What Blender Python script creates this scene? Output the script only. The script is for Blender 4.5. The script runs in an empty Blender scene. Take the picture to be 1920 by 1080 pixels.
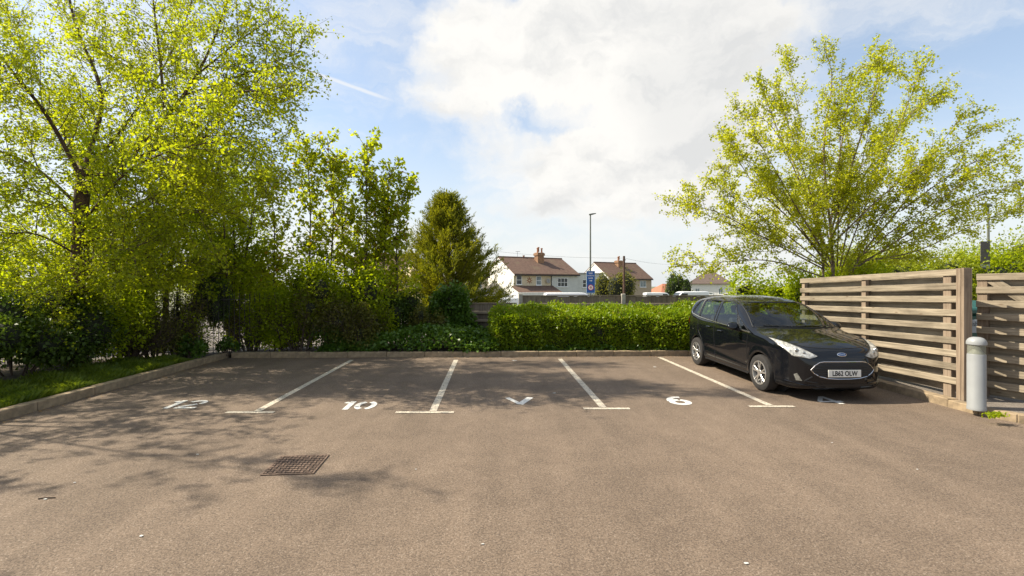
import bpy, bmesh, math, random
import numpy as np
from mathutils import Vector, Matrix

# ------------------------------------------------------------------ camera, world, sun
sc = bpy.context.scene
col = sc.collection
F, H, HOR = 900.0, 1.75, 530.0          # focal in 1920-px units, eye height, horizon row
cam_d = bpy.data.cameras.new('camera'); cam = bpy.data.objects.new('camera', cam_d); col.objects.link(cam)
cam.location = (0, 0, H); cam.rotation_euler = (math.radians(90), 0, 0)
cam_d.sensor_width = 36; cam_d.lens = 36 * F / 1920; cam_d.shift_y = -10 / 1920
cam_d.clip_start = 0.05; cam_d.clip_end = 3000
sc.camera = cam
sc.render.resolution_x, sc.render.resolution_y = 1024, 576
SUN_EL, SUN_AZ = math.radians(45), math.radians(8)      # sun on the left, a little beyond the bays
sun_dir = Vector((-math.cos(SUN_AZ) * math.cos(SUN_EL), math.sin(SUN_AZ) * math.cos(SUN_EL), math.sin(SUN_EL)))
sd = bpy.data.lights.new('sun', 'SUN'); sd.energy = 4.6; sd.angle = math.radians(0.6); sd.color = (1, 0.91, 0.74)
so = bpy.data.objects.new('sun', sd); col.objects.link(so)
so.rotation_euler = (-sun_dir).to_track_quat('-Z', 'Y').to_euler()
vs = sc.view_settings
vs.view_transform = 'Standard'; vs.look = 'None'; vs.exposure = 0.92; vs.gamma = 1.0; vs.use_curve_mapping = False

def px(x, y, Y):                         # photo pixel + distance -> point
    return Vector(((x - 960) / F * Y, Y, H + (HOR - y) / F * Y))
def gp(x, y, z=0.0):                     # photo pixel on the ground plane z
    Y = (H - z) * F / (y - HOR); return Vector(((x - 960) / F * Y, Y, z))

class NT:                                # tiny node helper
    def __init__(s, tree): s.t = tree; s.n = tree.nodes; s.l = tree.links
    def add(s, kind, **kw):
        nd = s.n.new(kind)
        ins = kw.pop('ins', {})
        for k, v in kw.items(): setattr(nd, k, v)
        for k, v in ins.items():
            if isinstance(v, bpy.types.NodeSocket): s.l.new(v, nd.inputs[k])
            else: nd.inputs[k].default_value = v
        return nd
    def math(s, op, a, b=0.0, clamp=False):
        return s.add('ShaderNodeMath', operation=op, use_clamp=clamp, ins={0: a, 1: b}).outputs[0]
    def vmath(s, op, a, b=(0, 0, 0)):
        nd = s.add('ShaderNodeVectorMath', operation=op, ins={0: a, 1: b})
        return nd.outputs['Value'] if op in ('LENGTH', 'DISTANCE', 'DOT_PRODUCT') else nd.outputs['Vector']
    def ramp(s, v, a, b, c=0.0, d=1.0, smooth=True):
        return s.add('ShaderNodeMapRange', interpolation_type='SMOOTHSTEP' if smooth else 'LINEAR',
                     ins={0: v, 1: a, 2: b, 3: c, 4: d}).outputs[0]
    def mix(s, f, a, b, mode='MIX'):
        nd = s.add('ShaderNodeMix', data_type='RGBA', blend_type=mode)
        for k, v in ((0, f), (6, a), (7, b)):
            if isinstance(v, bpy.types.NodeSocket): s.l.new(v, nd.inputs[k])
            else: nd.inputs[k].default_value = v if k == 0 else (tuple(v) + (1,))[:4]
        return nd.outputs[2]
    def noise(s, vec, scale, detail=4, rough=0.5, dist=0.0):
        nd = s.add('ShaderNodeTexNoise', ins={'Scale': scale, 'Detail': detail, 'Roughness': rough, 'Distortion': dist})
        if vec is not None: s.l.new(vec, nd.inputs['Vector'])
        return nd

# ---- sky: Nishita + procedural clouds in direction space
w = bpy.data.worlds.new('World'); sc.world = w; w.use_nodes = True
w.node_tree.nodes.clear(); T = NT(w.node_tree)
sky = T.add('ShaderNodeTexSky', sky_type='NISHITA', sun_disc=False, sun_elevation=SUN_EL,
            sun_rotation=math.atan2(sun_dir.x, sun_dir.y), air_density=1.0, dust_density=1.2, ozone_density=1.0)
SKY = 0.105
d0 = T.add('ShaderNodeTexCoord').outputs['Generated']
wn = T.noise(d0, 2.6, 7, 0.58)
warp = T.vmath('MULTIPLY', T.vmath('SUBTRACT', wn.outputs['Color'], (0.5, 0.5, 0.5)), (0.30, 0.30, 0.22))
wn2 = T.noise(d0, 11.0, 6, 0.6)
warp2 = T.vmath('MULTIPLY', T.vmath('SUBTRACT', wn2.outputs['Color'], (0.5, 0.5, 0.5)), (0.10, 0.10, 0.08))
dw = T.vmath('ADD', T.vmath('ADD', d0, warp), warp2)
def blob(x, y, rx, ry, wgt):
    c = Vector(((x - 960) / F, 1, (HOR - y) / F)); k = 1 / c.length; c.normalize()
    v = T.vmath('MULTIPLY', T.vmath('SUBTRACT', dw, tuple(c)), (F / rx / k, F / max(rx, ry) / k, F / ry / k))
    return T.math('MULTIPLY', T.ramp(T.vmath('LENGTH', v), 1.0, 0.35, 0, 1), wgt)
# banks stretched along the horizon: squeeze the vertical
strat = T.vmath('MULTIPLY', dw, (1.5, 1.5, 3.6))
fb = T.noise(strat, 1.7, 9, 0.58).outputs['Fac']
dens = fb
for b in [(1000, 90, 300, 190, .30), (1230, 130, 330, 260, .34), (1130, 330, 330, 110, .27), (1000, 430, 360, 90, .12),
          (1440, 330, 300, 160, .20), (860, 140, 140, 110, .14),
          (1030, 214, 140, 44, -.26), (590, 130, 200, 260, -.30), (700, 290, 190, 90, -.18), (1010, -10, 90, 60, -.20),
          (1780, 170, 190, 120, -.16), (1640, 60, 160, 60, -.10)]:
    dens = T.math('ADD', dens, blob(*b))
cov = T.ramp(dens, 0.43, 0.80)
cirr = T.ramp(T.noise(T.vmath('MULTIPLY', dw, (1.2, 1.2, 7.0)), 2.1, 8, 0.62).outputs['Fac'], 0.42, 0.78, 0, 0.55)
cov = T.math('MAXIMUM', cov, cirr)
sep = T.add('ShaderNodeSeparateXYZ', ins={0: d0})
haze = T.ramp(sep.outputs[2], 0.34, 0.0, 0, 0.82)
grey = T.noise(strat, 2.6, 6, 0.55).outputs['Fac']
gshade = T.math('ADD', T.ramp(grey, 0.40, 0.68), blob(1380, 170, 260, 200, .55), clamp=True)
gshade = T.math('MULTIPLY', gshade, T.ramp(dens, 0.50, 0.85))
ccol = T.mix(gshade, (0.540, 0.530, 0.508), (0.410, 0.413, 0.412))
# old vapour trail: a thin band about one great circle, ends faded
ta = Vector(((500 - 960) / F, 1, (HOR - 105) / F)).normalized(); tb = Vector(((740 - 960) / F, 1, (HOR - 190) / F)).normalized()
tn = ta.cross(tb).normalized(); tm = (ta + tb).normalized()
tw = T.ramp(T.math('ABSOLUTE', T.vmath('DOT_PRODUCT', T.vmath('ADD', d0, T.vmath('MULTIPLY', warp2, (.08, .08, .08))), tuple(tn))), 0.0055, 0.0008)
tl = T.ramp(T.vmath('DISTANCE', d0, tuple(tm)), 0.14, 0.06)
cov = T.math('MAXIMUM', cov, T.math('MULTIPLY', T.math('MULTIPLY', tw, tl), 0.62))
skyc = T.vmath('MULTIPLY', sky.outputs[0], (SKY, SKY, SKY))
skyc = T.mix(0.30, skyc, (0.42, 0.48, 0.53))
skyc = T.mix(haze, skyc, (0.455, 0.472, 0.478))
final = T.mix(cov, skyc, ccol)
bg = T.add('ShaderNodeBackground', ins={'Color': final, 'Strength': 1.0})
wo = T.add('ShaderNodeOutputWorld'); T.l.new(bg.outputs[0], wo.inputs[0])

# ------------------------------------------------------------------ helpers
rnd = random.Random(7)
def tag(o, label=None, cat=None, group=None, kind=None):
    for k, v in (('label', label), ('category', cat), ('group', group), ('kind', kind)):
        if v: o[k] = v
    return o
def empty(name, loc=(0, 0, 0), rz=0.0):
    o = bpy.data.objects.new(name, None); col.objects.link(o); o.location = loc; o.rotation_euler = (0, 0, rz); o.empty_display_size = .2
    return o
def link(name, me, mat=None, parent=None, loc=None, rz=None):
    if mat is not None and not me.materials: me.materials.append(mat)
    o = bpy.data.objects.new(name, me); col.objects.link(o)
    if parent: o.parent = parent
    if loc is not None: o.location = loc
    if rz is not None: o.rotation_euler = (0, 0, rz)
    return o
def mesh(name, v, f, smooth=False):
    me = bpy.data.meshes.new(name); me.from_pydata([tuple(p) for p in v], [], f); me.update()
    if smooth: me.polygons.foreach_set('use_smooth', [True] * len(me.polygons))
    return me
def np_mesh(name, V, Fq, smooth=False):            # V (n,3), Fq (m,k) arrays
    me = bpy.data.meshes.new(name); m, k = Fq.shape
    me.vertices.add(len(V)); me.vertices.foreach_set('co', np.ascontiguousarray(V, np.float32).ravel())
    me.loops.add(m * k); me.loops.foreach_set('vertex_index', np.ascontiguousarray(Fq, np.int32).ravel())
    me.polygons.add(m); me.polygons.foreach_set('loop_start', np.arange(0, m * k, k, dtype=np.int32))
    me.polygons.foreach_set('loop_total', np.full(m, k, np.int32))
    me.update(calc_edges=True)
    if smooth: me.polygons.foreach_set('use_smooth', np.ones(m, bool))
    return me
class MB:
    def __init__(s): s.v = []; s.f = []
    def quadbox(s, c):                              # 8 corners, bottom ring then top ring
        n = len(s.v); s.v += [tuple(p) for p in c]
        s.f += [tuple(n + i for i in q) for q in ((0, 3, 2, 1), (4, 5, 6, 7), (0, 1, 5, 4), (1, 2, 6, 5), (2, 3, 7, 6), (3, 0, 4, 7))]
    def box(s, x0, x1, y0, y1, z0, z1):
        s.quadbox([(x0, y0, z0), (x1, y0, z0), (x1, y1, z0), (x0, y1, z0), (x0, y0, z1), (x1, y0, z1), (x1, y1, z1), (x0, y1, z1)])
    def poly_prism(s, pts, ax, a, b):               # polygon extruded along an axis
        n = len(s.v); k = len(pts)
        def mk(p, t): return {'y': (p[0], t, p[1]), 'x': (t, p[0], p[1]), 'z': (p[0], p[1], t)}[ax]
        s.v += [mk(p, a) for p in pts] + [mk(p, b) for p in pts]
        s.f += [tuple(n + i for i in range(k)), tuple(n + k + i for i in reversed(range(k)))]
        s.f += [(n + i, n + k + i, n + k + (i + 1) % k, n + (i + 1) % k) for i in range(k)]
    def tube(s, pts, radii, sides=6, cap=True):
        pts = [Vector(p) for p in pts]; n = len(s.v); m = len(pts)
        if not hasattr(radii, '__len__'): radii = [radii] * m
        ref = None
        for i, p in enumerate(pts):
            t = (pts[min(i + 1, m - 1)] - pts[max(i - 1, 0)]).normalized()
            if ref is None: ref = t.orthogonal()
            u = (ref - t * ref.dot(t)).normalized(); ref = u; w_ = t.cross(u)
            for k in range(sides):
                a = 2 * math.pi * k / sides
                s.v.append(tuple(p + (u * math.cos(a) + w_ * math.sin(a)) * radii[i]))
        for i in range(m - 1):
            for k in range(sides):
                a = n + i * sides + k; b = n + i * sides + (k + 1) % sides
                s.f.append((a, b, b + sides, a + sides))
        if cap:
            s.f.append(tuple(n + k for k in reversed(range(sides)))); s.f.append(tuple(n + (m - 1) * sides + k for k in range(sides)))
    def lathe(s, prof, sides=24, ax='z', c=(0, 0, 0), cap=True):
        n = len(s.v); m = len(prof)
        for r, h in prof:
            for k in range(sides):
                a = 2 * math.pi * k / sides; u, v = r * math.cos(a), r * math.sin(a)
                s.v.append({'z': (c[0] + u, c[1] + v, c[2] + h), 'y': (c[0] + u, c[1] + h, c[2] + v), 'x': (c[0] + h, c[1] + u, c[2] + v)}[ax])
        for i in range(m - 1):
            for k in range(sides):
                a = n + i * sides + k; b = n + i * sides + (k + 1) % sides
                s.f.append((a, b, b + sides, a + sides))
        if cap: s.f.append(tuple(n + k for k in reversed(range(sides)))); s.f.append(tuple(n + (m - 1) * sides + k for k in range(sides)))
    def build(s, name, mat, parent=None, smooth=False, bevel=0.0, loc=None, rz=None):
        me = mesh(name, s.v, s.f)
        bm = bmesh.new(); bm.from_mesh(me)
        if bevel:
            bmesh.ops.bevel(bm, geom=list(bm.edges), offset=bevel, segments=1, affect='EDGES', clamp_overlap=True)
        bmesh.ops.recalc_face_normals(bm, faces=bm.faces); bm.to_mesh(me); bm.free()
        if smooth:
            me.polygons.foreach_set('use_smooth', [True] * len(me.polygons)); me.set_sharp_from_angle(angle=math.radians(40))
        return link(name, me, mat, parent, loc, rz)
def copy_to(o, loc=None, parent=None):
    c = o.copy(); col.objects.link(c)
    if parent is not None: c.parent = parent
    if loc is not None: c.location = loc
    return c
def box_part(name, mat, parent, *b, bevel=0.0):
    m = MB(); m.box(*b); return m.build(name, mat, parent, bevel=bevel)

# ------------------------------------------------------------------ materials
def mat_base(name):
    m = bpy.data.materials.new(name); m.use_nodes = True; t = NT(m.node_tree)
    return m, t, m.node_tree.nodes['Principled BSDF']
def plain(name, c, rough=0.6, metal=0.0, var=0.12, scale=6.0, bump=0.0, coat=0.0, spec=0.5):
    m, t, p = mat_base(name)
    tc = t.add('ShaderNodeTexCoord').outputs['Object']
    n = t.noise(tc, scale, 6, 0.6)
    f = t.ramp(n.outputs['Fac'], 0.3, 0.7, 1 - var, 1 + var)
    cc = t.vmath('MULTIPLY', tuple(c), t.add('ShaderNodeCombineXYZ', ins={0: f, 1: f, 2: f}).outputs[0])
    t.l.new(cc, p.inputs['Base Color'])
    p.inputs['Roughness'].default_value = rough; p.inputs['Metallic'].default_value = metal
    p.inputs['Coat Weight'].default_value = coat; p.inputs['Coat Roughness'].default_value = 0.03
    p.inputs['Specular IOR Level'].default_value = spec
    if bump:
        b = t.add('ShaderNodeBump', ins={'Strength': bump, 'Distance': 0.01, 'Height': n.outputs['Fac']}); t.l.new(b.outputs[0], p.inputs['Normal'])
    return m
def asphalt(name, dark, light, grain=130, stain=True):
    m, t, p = mat_base(name)
    o = t.add('ShaderNodeTexCoord').outputs['Object']
    vo = t.add('ShaderNodeTexVoronoi', ins={'Vector': o, 'Scale': grain})
    vr = t.add('ShaderNodeSeparateColor', ins={0: vo.outputs['Color']}).outputs[0]
    fine = t.noise(o, grain * 0.45, 3, 0.6).outputs['Fac']
    g = t.math('ADD', t.math('MULTIPLY', vr, 0.55), t.math('MULTIPLY', t.ramp(fine, .3, .7), 0.45))
    c = t.mix(t.ramp(g, 0.10, 0.95), dark, light)
    pebble = t.ramp(vr, 0.93, 0.97); c = t.mix(t.math('MULTIPLY', pebble, 0.4), c, (0.36, 0.30, 0.24))
    pit = t.ramp(vr, 0.10, 0.05); c = t.mix(t.math('MULTIPLY', pit, 0.5), c, (0.06, 0.048, 0.039))
    if stain:
        big = t.noise(o, 0.55, 5, 0.6).outputs['Fac']; mid = t.noise(o, 2.6, 6, 0.65, 0.6).outputs['Fac']
        s = t.math('ADD', t.ramp(big, .3, .75, -0.10, .10), t.ramp(mid, .3, .7, -.09, .07))
        f = t.math('ADD', 1.0, s)
        c = t.vmath('MULTIPLY', c, t.add('ShaderNodeCombineXYZ', ins={0: f, 1: f, 2: f}).outputs[0])
        trk = t.noise(t.vmath('MULTIPLY', o, (1.0, .07, 1)), 2.2, 4, .55, .3).outputs['Fac']
        ft = t.ramp(trk, .32, .7, .90, 1.07); c = t.vmath('MULTIPLY', c, t.add('ShaderNodeCombineXYZ', ins={0: ft, 1: ft, 2: ft}).outputs[0])
        oil = t.ramp(t.noise(o, 3.7, 4, .6, .5).outputs['Fac'], .70, .78); c = t.mix(t.math('MULTIPLY', oil, 0.4), c, (0.05, 0.042, 0.037))
        spots = t.ramp(t.noise(o, 1.35, 3, .5, 1.2).outputs['Fac'], .66, .76)
        c = t.mix(t.math('MULTIPLY', spots, 0.22), c, (0.055, 0.047, 0.04))
    t.l.new(c, p.inputs['Base Color']); p.inputs['Roughness'].default_value = 0.88
    p.inputs['Specular IOR Level'].default_value = 0.3
    b = t.add('ShaderNodeBump', ins={'Strength': 0.55, 'Distance': 0.004, 'Height': g}); t.l.new(b.outputs[0], p.inputs['Normal'])
    return m
def leafmat(name, c1, c2, trans=0.42, rough=0.5, c3=None):
    m, t, p = mat_base(name)
    r = t.add('ShaderNodeNewGeometry').outputs['Random Per Island']
    o = t.add('ShaderNodeTexCoord').outputs['Object']
    n = t.noise(o, 1.1, 4, 0.6).outputs['Fac']
    f = t.math('ADD', t.math('MULTIPLY', r, 0.6), t.ramp(n, .3, .7, 0, .4))
    c = t.mix(f, c1, c2)
    if c3: c = t.mix(t.ramp(r, .93, .99), c, c3)
    t.l.new(c, p.inputs['Base Color']); p.inputs['Roughness'].default_value = rough; p.inputs['Specular IOR Level'].default_value = 0.35
    tr = t.add('ShaderNodeBsdfTranslucent'); cb = t.vmath('MULTIPLY', c, (1.75, 1.65, 0.7)); t.l.new(cb, tr.inputs[0])
    mx = t.add('ShaderNodeMixShader', ins={0: trans, 1: p.outputs[0], 2: tr.outputs[0]})
    t.l.new(mx.outputs[0], m.node_tree.nodes['Material Output'].inputs[0])
    return m
def wood(name, c1, c2, axis=1, dark=0.5):
    m, t, p = mat_base(name)
    o = t.add('ShaderNodeTexCoord').outputs['Object']; rr = t.add('ShaderNodeObjectInfo').outputs['Random']
    sc_ = [38, 38, 38]; sc_[axis] = 1.6
    off = t.add('ShaderNodeCombineXYZ', ins={0: t.math('MULTIPLY', rr, 37.0), 1: t.math('MULTIPLY', rr, 91.0), 2: t.math('MULTIPLY', rr, 53.0)}).outputs[0]
    v = t.vmath('ADD', t.vmath('MULTIPLY', o, tuple(sc_)), off)
    g = t.noise(v, 1.0, 7, 0.65, 0.4).outputs['Fac']
    b_ = t.noise(t.vmath('ADD', o, off), 2.2, 5, .6).outputs['Fac']
    c = t.mix(t.ramp(g, .25, .75), c1, c2)
    c = t.mix(t.ramp(b_, .45, .75, 0, .55), c, tuple(x * 0.62 for x in c1))
    kn = t.add('ShaderNodeTexVoronoi', ins={'Vector': t.vmath('ADD', t.vmath('MULTIPLY', o, tuple(9 if i != axis else 2.6 for i in range(3))), off), 'Scale': 1.0}).outputs['Distance']
    c = t.mix(t.ramp(kn, .13, .05, 0, .7), c, (0.12, 0.075, 0.045))
    f = t.ramp(rr, 0, 1, 0.84, 1.13, False)
    c = t.vmath('MULTIPLY', c, t.add('ShaderNodeCombineXYZ', ins={0: f, 1: f, 2: f}).outputs[0])
    t.l.new(c, p.inputs['Base Color']); p.inputs['Roughness'].default_value = 0.85; p.inputs['Specular IOR Level'].default_value = 0.25
    b = t.add('ShaderNodeBump', ins={'Strength': 0.5, 'Distance': 0.004, 'Height': g}); t.l.new(b.outputs[0], p.inputs['Normal'])
    return m
def rows(name, c1, c2, pitch, axis='Z', c3=None):       # far roof tiles / courses: colour + fine relief only
    m, t, p = mat_base(name)
    o = t.add('ShaderNodeTexCoord').outputs['Object']
    wv = t.add('ShaderNodeTexWave', wave_type='BANDS', bands_direction=axis, wave_profile='SAW', ins={'Vector': o, 'Scale': 0.314 / pitch, 'Distortion': 0.3, 'Detail': 2})
    n = t.noise(o, 3.0, 6, 0.7).outputs['Fac']
    c = t.mix(t.ramp(n, .3, .7), c1, c2)
    c = t.mix(t.ramp(wv.outputs['Fac'], .75, 1.0, 0, .35), c, tuple(x * .5 for x in c1))
    if c3: c = t.mix(t.ramp(t.noise(o, .9, 5, .6).outputs['Fac'], .52, .66, 0, .6), c, c3)
    t.l.new(c, p.inputs['Base Color']); p.inputs['Roughness'].default_value = 0.85
    b = t.add('ShaderNodeBump', ins={'Strength': 0.6, 'Distance': 0.03, 'Height': wv.outputs['Fac']}); t.l.new(b.outputs[0], p.inputs['Normal'])
    return m
def glass(name, tint, rough=0.02, ior=1.45):
    m, t, p = mat_base(name); t.n.remove(p)
    fr = t.add('ShaderNodeFresnel', ins={'IOR': ior})
    tr = t.add('ShaderNodeBsdfTransparent', ins={0: tuple(tint) + (1,)}); gl = t.add('ShaderNodeBsdfGlossy', ins={'Roughness': rough})
    mx = t.add('ShaderNodeMixShader', ins={0: fr.outputs[0], 1: tr.outputs[0], 2: gl.outputs[0]})
    t.l.new(mx.outputs[0], m.node_tree.nodes['Material Output'].inputs[0]); return m

M = {}
M['asphalt'] = asphalt('asphalt', (0.108, 0.078, 0.056), (0.226, 0.168, 0.122), 145)
M['tarmac'] = asphalt('pale tarmac', (0.15, 0.128, 0.115), (0.24, 0.21, 0.19), 60)
M['sidepath'] = asphalt('path tarmac', (0.13, 0.11, 0.092), (0.23, 0.20, 0.17), 120)
M['kerb'] = plain('kerb concrete', (0.275, 0.205, 0.128), .9, var=.28, scale=9, bump=.5)
M['concrete'] = plain('post concrete', (0.38, 0.35, 0.30), .9, var=.2, scale=14, bump=.4)
M['soil'] = plain('soil', (0.075, 0.052, 0.035), .95, var=.5, scale=7, bump=.8)
M['earth'] = plain('rough ground', (0.13, 0.13, 0.07), .95, var=.4, scale=.6)
def paint_mat():
    m, t, p = mat_base('road paint')
    o = t.add('ShaderNodeTexCoord').outputs['Object']
    vo = t.add('ShaderNodeTexVoronoi', ins={'Vector': o, 'Scale': 120.0})
    vr = t.add('ShaderNodeSeparateColor', ins={0: vo.outputs['Color']}).outputs[0]
    n = t.noise(o, 7, 6, .7).outputs['Fac']
    worn = t.ramp(t.math('ADD', t.math('MULTIPLY', vr, .55), n), .78, .98)
    c = t.mix(worn, t.mix(n, (.50, .435, .335), (.63, .565, .46)), (0.20, 0.165, 0.13))
    t.l.new(c, p.inputs['Base Color']); p.inputs['Roughness'].default_value = .75; return m
M['paint'] = paint_mat()
M['paintw'] = plain('stencil paint', (.58, .565, .53), .75, var=.28, scale=28)
M['fence'] = wood('fence timber', (0.165, 0.134, 0.095), (0.385, 0.320, 0.232))
M['fencez'] = wood('post timber', (0.19, 0.14, 0.098), (0.33, 0.255, 0.185), axis=2)
M['board'] = wood('closeboard timber', (0.15, 0.118, 0.085), (0.29, 0.235, 0.175), axis=2)
M['railw'] = wood('rail timber', (0.30, 0.24, 0.17), (0.45, 0.36, 0.26), axis=0)
M['iron'] = plain('black iron', (0.012, 0.012, 0.013), .5, var=.3)
M['rust'] = plain('rusty cast iron', (0.150, 0.100, 0.072), .85, .1, var=.4, scale=18, bump=.4)
M['rustdark'] = plain('dirty iron', (0.095, 0.067, 0.050), .9, var=.4, scale=30)
M['bollard'] = plain('bollard paint', (0.27, 0.278, 0.28), .45, var=.05, scale=4)
M['white'] = plain('white paint', (0.80, 0.79, 0.76), .6, var=.05)
M['render_white'] = plain('white render', (0.70, 0.685, 0.65), .9, var=.06, scale=2)
M['cream'] = plain('cream render', (0.62, 0.52, 0.35), .9, var=.07, scale=2)
M['palegrey'] = plain('pale grey render', (0.56, 0.56, 0.52), .9, var=.06, scale=2)
M['pebble'] = plain('pebbledash', (0.42, 0.33, 0.23), .95, var=.2, scale=12)
M['pinkr'] = plain('pink render', (0.66, 0.45, 0.33), .9, var=.08, scale=2)
M['brick'] = rows('brick', (0.27, 0.15, 0.085), (0.36, 0.21, 0.12), .075, 'Z')
M['pot'] = plain('clay pot', (0.34, 0.15, 0.075), .85, var=.25)
M['tile'] = rows('brown tiles', (0.105, 0.060, 0.042), (0.165, 0.098, 0.068), .28, 'Y', (0.15, 0.11, 0.066))
M['tile2'] = rows('dark tiles', (0.085, 0.060, 0.050), (0.13, 0.095, 0.078), .28, 'Y')
M['tiler'] = rows('red tiles', (0.33, 0.115, 0.065), (0.42, 0.16, 0.09), .28, 'Y')
M['slate'] = rows('grey slates', (0.16, 0.15, 0.14), (0.23, 0.215, 0.20), .25, 'Y')
M['felt'] = plain('flat roof felt', (0.30, 0.29, 0.27), .9)
M['pane'] = plain('window pane', (0.035, 0.042, 0.045), .06, var=.3, scale=1.5)
M['panel'] = plain('light pane', (0.20, 0.24, 0.25), .08, var=.3, scale=1.5)
M['poleg'] = plain('galvanised green grey', (0.14, 0.15, 0.12), .6, .3)
M['polew'] = plain('creosoted pole', (0.085, 0.048, 0.032), .9, var=.3, scale=5)
M['blue'] = plain('blue sign', (0.012, 0.085, 0.30), .35, var=.05)
M['red'] = plain('red ring', (0.55, 0.03, 0.05), .4, var=.05)
M['bin'] = plain('green plastic', (0.008, 0.075, 0.058), .45, var=.1)
M['plate'] = plain('grey plate', (0.40, 0.43, 0.45), .5, var=.05)
M['black'] = plain('black plastic', (0.012, 0.012, 0.013), .55, var=.1)
M['bark'] = plain('river birch bark', (0.085, 0.050, 0.034), .95, var=.6, scale=9, bump=1.0)
M['bark2'] = plain('birch bark', (0.17, 0.125, 0.088), .9, var=.55, scale=10, bump=.8)
M['bark3'] = plain('sapling bark', (0.085, 0.062, 0.040), .9, var=.4, scale=14, bump=.6)
M['twig'] = plain('bare twigs', (0.085, 0.060, 0.042), .95, var=.3)
M['lf_birch'] = leafmat('river birch leaf', (0.188, 0.255, 0.008), (0.405, 0.440, 0.020), .58)
M['lf_birch2'] = leafmat('birch leaf', (0.240, 0.290, 0.010), (0.450, 0.465, 0.030), .58)
M['lf_maple'] = leafmat('maple leaf', (0.185, 0.250, 0.008), (0.385, 0.425, 0.020), .60, c3=(.30, .17, .03))
M['lf_green'] = leafmat('green leaf', (0.180, 0.262, 0.006), (0.370, 0.430, 0.012), .60)
M['lf_dark'] = leafmat('dark leaf', (0.040, 0.080, 0.010), (0.110, 0.165, 0.022), .34)
M['lf_brown'] = leafmat('brown green leaf', (0.085, 0.090, 0.018), (0.190, 0.190, 0.034), .38)
M['lf_hedge'] = leafmat('privet leaf', (0.115, 0.195, 0.008), (0.255, 0.330, 0.016), .40, rough=.35, c3=(.26, .22, .05))
M['lf_ivy'] = leafmat('ivy leaf', (0.040, 0.100, 0.012), (0.120, 0.200, 0.026), .30, rough=.35)
M['lf_con'] = leafmat('golden conifer', (0.080, 0.115, 0.012), (0.295, 0.285, 0.016), .34, rough=.7)
M['lf_far'] = leafmat('far leaf', (0.160, 0.215, 0.012), (0.330, 0.360, 0.028), .45)
M['lf_litter'] = leafmat('dry leaf', (0.16, 0.085, 0.03), (0.30, 0.19, 0.08), .1, rough=.8)
M['grass'] = leafmat('grass', (0.060, 0.105, 0.008), (0.165, 0.210, 0.014), .40)
M['core'] = plain('dark shade core', (0.018, 0.022, 0.010), .95, var=.5, scale=8)  # near-black fill for foliage cores: inner shade put into the colour

# ------------------------------------------------------------------ ground
def gz(Y): return -0.06 - 0.045 * max(0.0, Y - 14)
def sheet(name, x0, x1, ys, zf, mat, kind='structure', nx=1):
    V, Fc = [], []
    for Y in ys:
        for i in range(nx + 1): V.append((x0 + (x1 - x0) * i / nx, Y, zf(Y)))
    for j in range(len(ys) - 1):
        for i in range(nx):
            a = j * (nx + 1) + i; Fc.append((a, a + 1, a + nx + 2, a + nx + 1))
    return tag(link(name, mesh(name, V, Fc), mat), kind=kind)
sheet('ground', -900, 900, [-200, 14, 60, 140, 900], lambda Y: gz(min(Y, 140)), M['earth'])
def flat(name, pts, z, mat, label=None):
    o = link(name, mesh(name, [(p[0], p[1], z) for p in pts], [tuple(range(len(pts)))]), mat)
    return tag(o, label=label, kind='structure')
KL0, KL1 = Vector((-6.05, -8.0)), Vector((-6.62, 11.35))        # left kerb face line
def kl(Y): return KL0.x + (KL1.x - KL0.x) * (Y - KL0.y) / (KL1.y - KL0.y)
KB0, KB1 = gp(440, 671.5), gp(1700, 665.5)                           # back kerb foot
def kb(X): return KB0.y + (KB1.y - KB0.y) * (X - KB0.x) / (KB1.x - KB0.x)
flat('car_park', [(kl(-8) - .02, -8), (14, -8), (14, 5.9), (6.35, 5.9), (6.15, 6.4), (6.12, 7.4), (6.05, kb(6.05) + .02), (kl(11.3) - .02, kb(-6.6) + .02)], 0.0, M['asphalt'])
RA, RB = Vector((-13.5, 7.45)), Vector((-2.6, 13.3))             # railing line
KH = 0.125
flat('planting_bed', [(kl(-8) - .05, -8), (kl(11.2) - .05, kb(-6.6) + .05), (-6.67, 11.42), (RA.x, RA.y + .3), (-13.5, -8)], 0.105, M['soil'])
flat('back_planting_bed', [(kl(11.2) - .05, kb(-6.6) + .051), (7.0, kb(7) + .05), (7.0, 14.6), (-2.4, 14.6), (RB.x, RB.y + .3), (-6.67, 11.42)], 0.105, M['soil'])
flat('side_path', [(6.24, 6.5), (6.4, 6.12), (6.7, 5.88), (7.1, 5.80), (14, 5.82), (14, 16), (6.9, 16), (6.24, 11.3)], 0.100, M['sidepath'])
m = MB()                                                         # pale tarmac beyond the railing
ys = [14, 30, 46]
V = [(RA.x, RA.y + .3, .05), (RB.x, RB.y + .3, .05), (RB.x, 14, .05), (-60, 14, .05), (-60, RA.y, .05)]
V += [(12, 14, .05), (12, 46, gz(46) + .1), (-60, 46, gz(46) + .1)]
tag(link('road', mesh('road', V, [(0, 1, 2, 3, 4), (3, 5, 6, 7)]), M['tarmac']), kind='structure')

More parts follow.
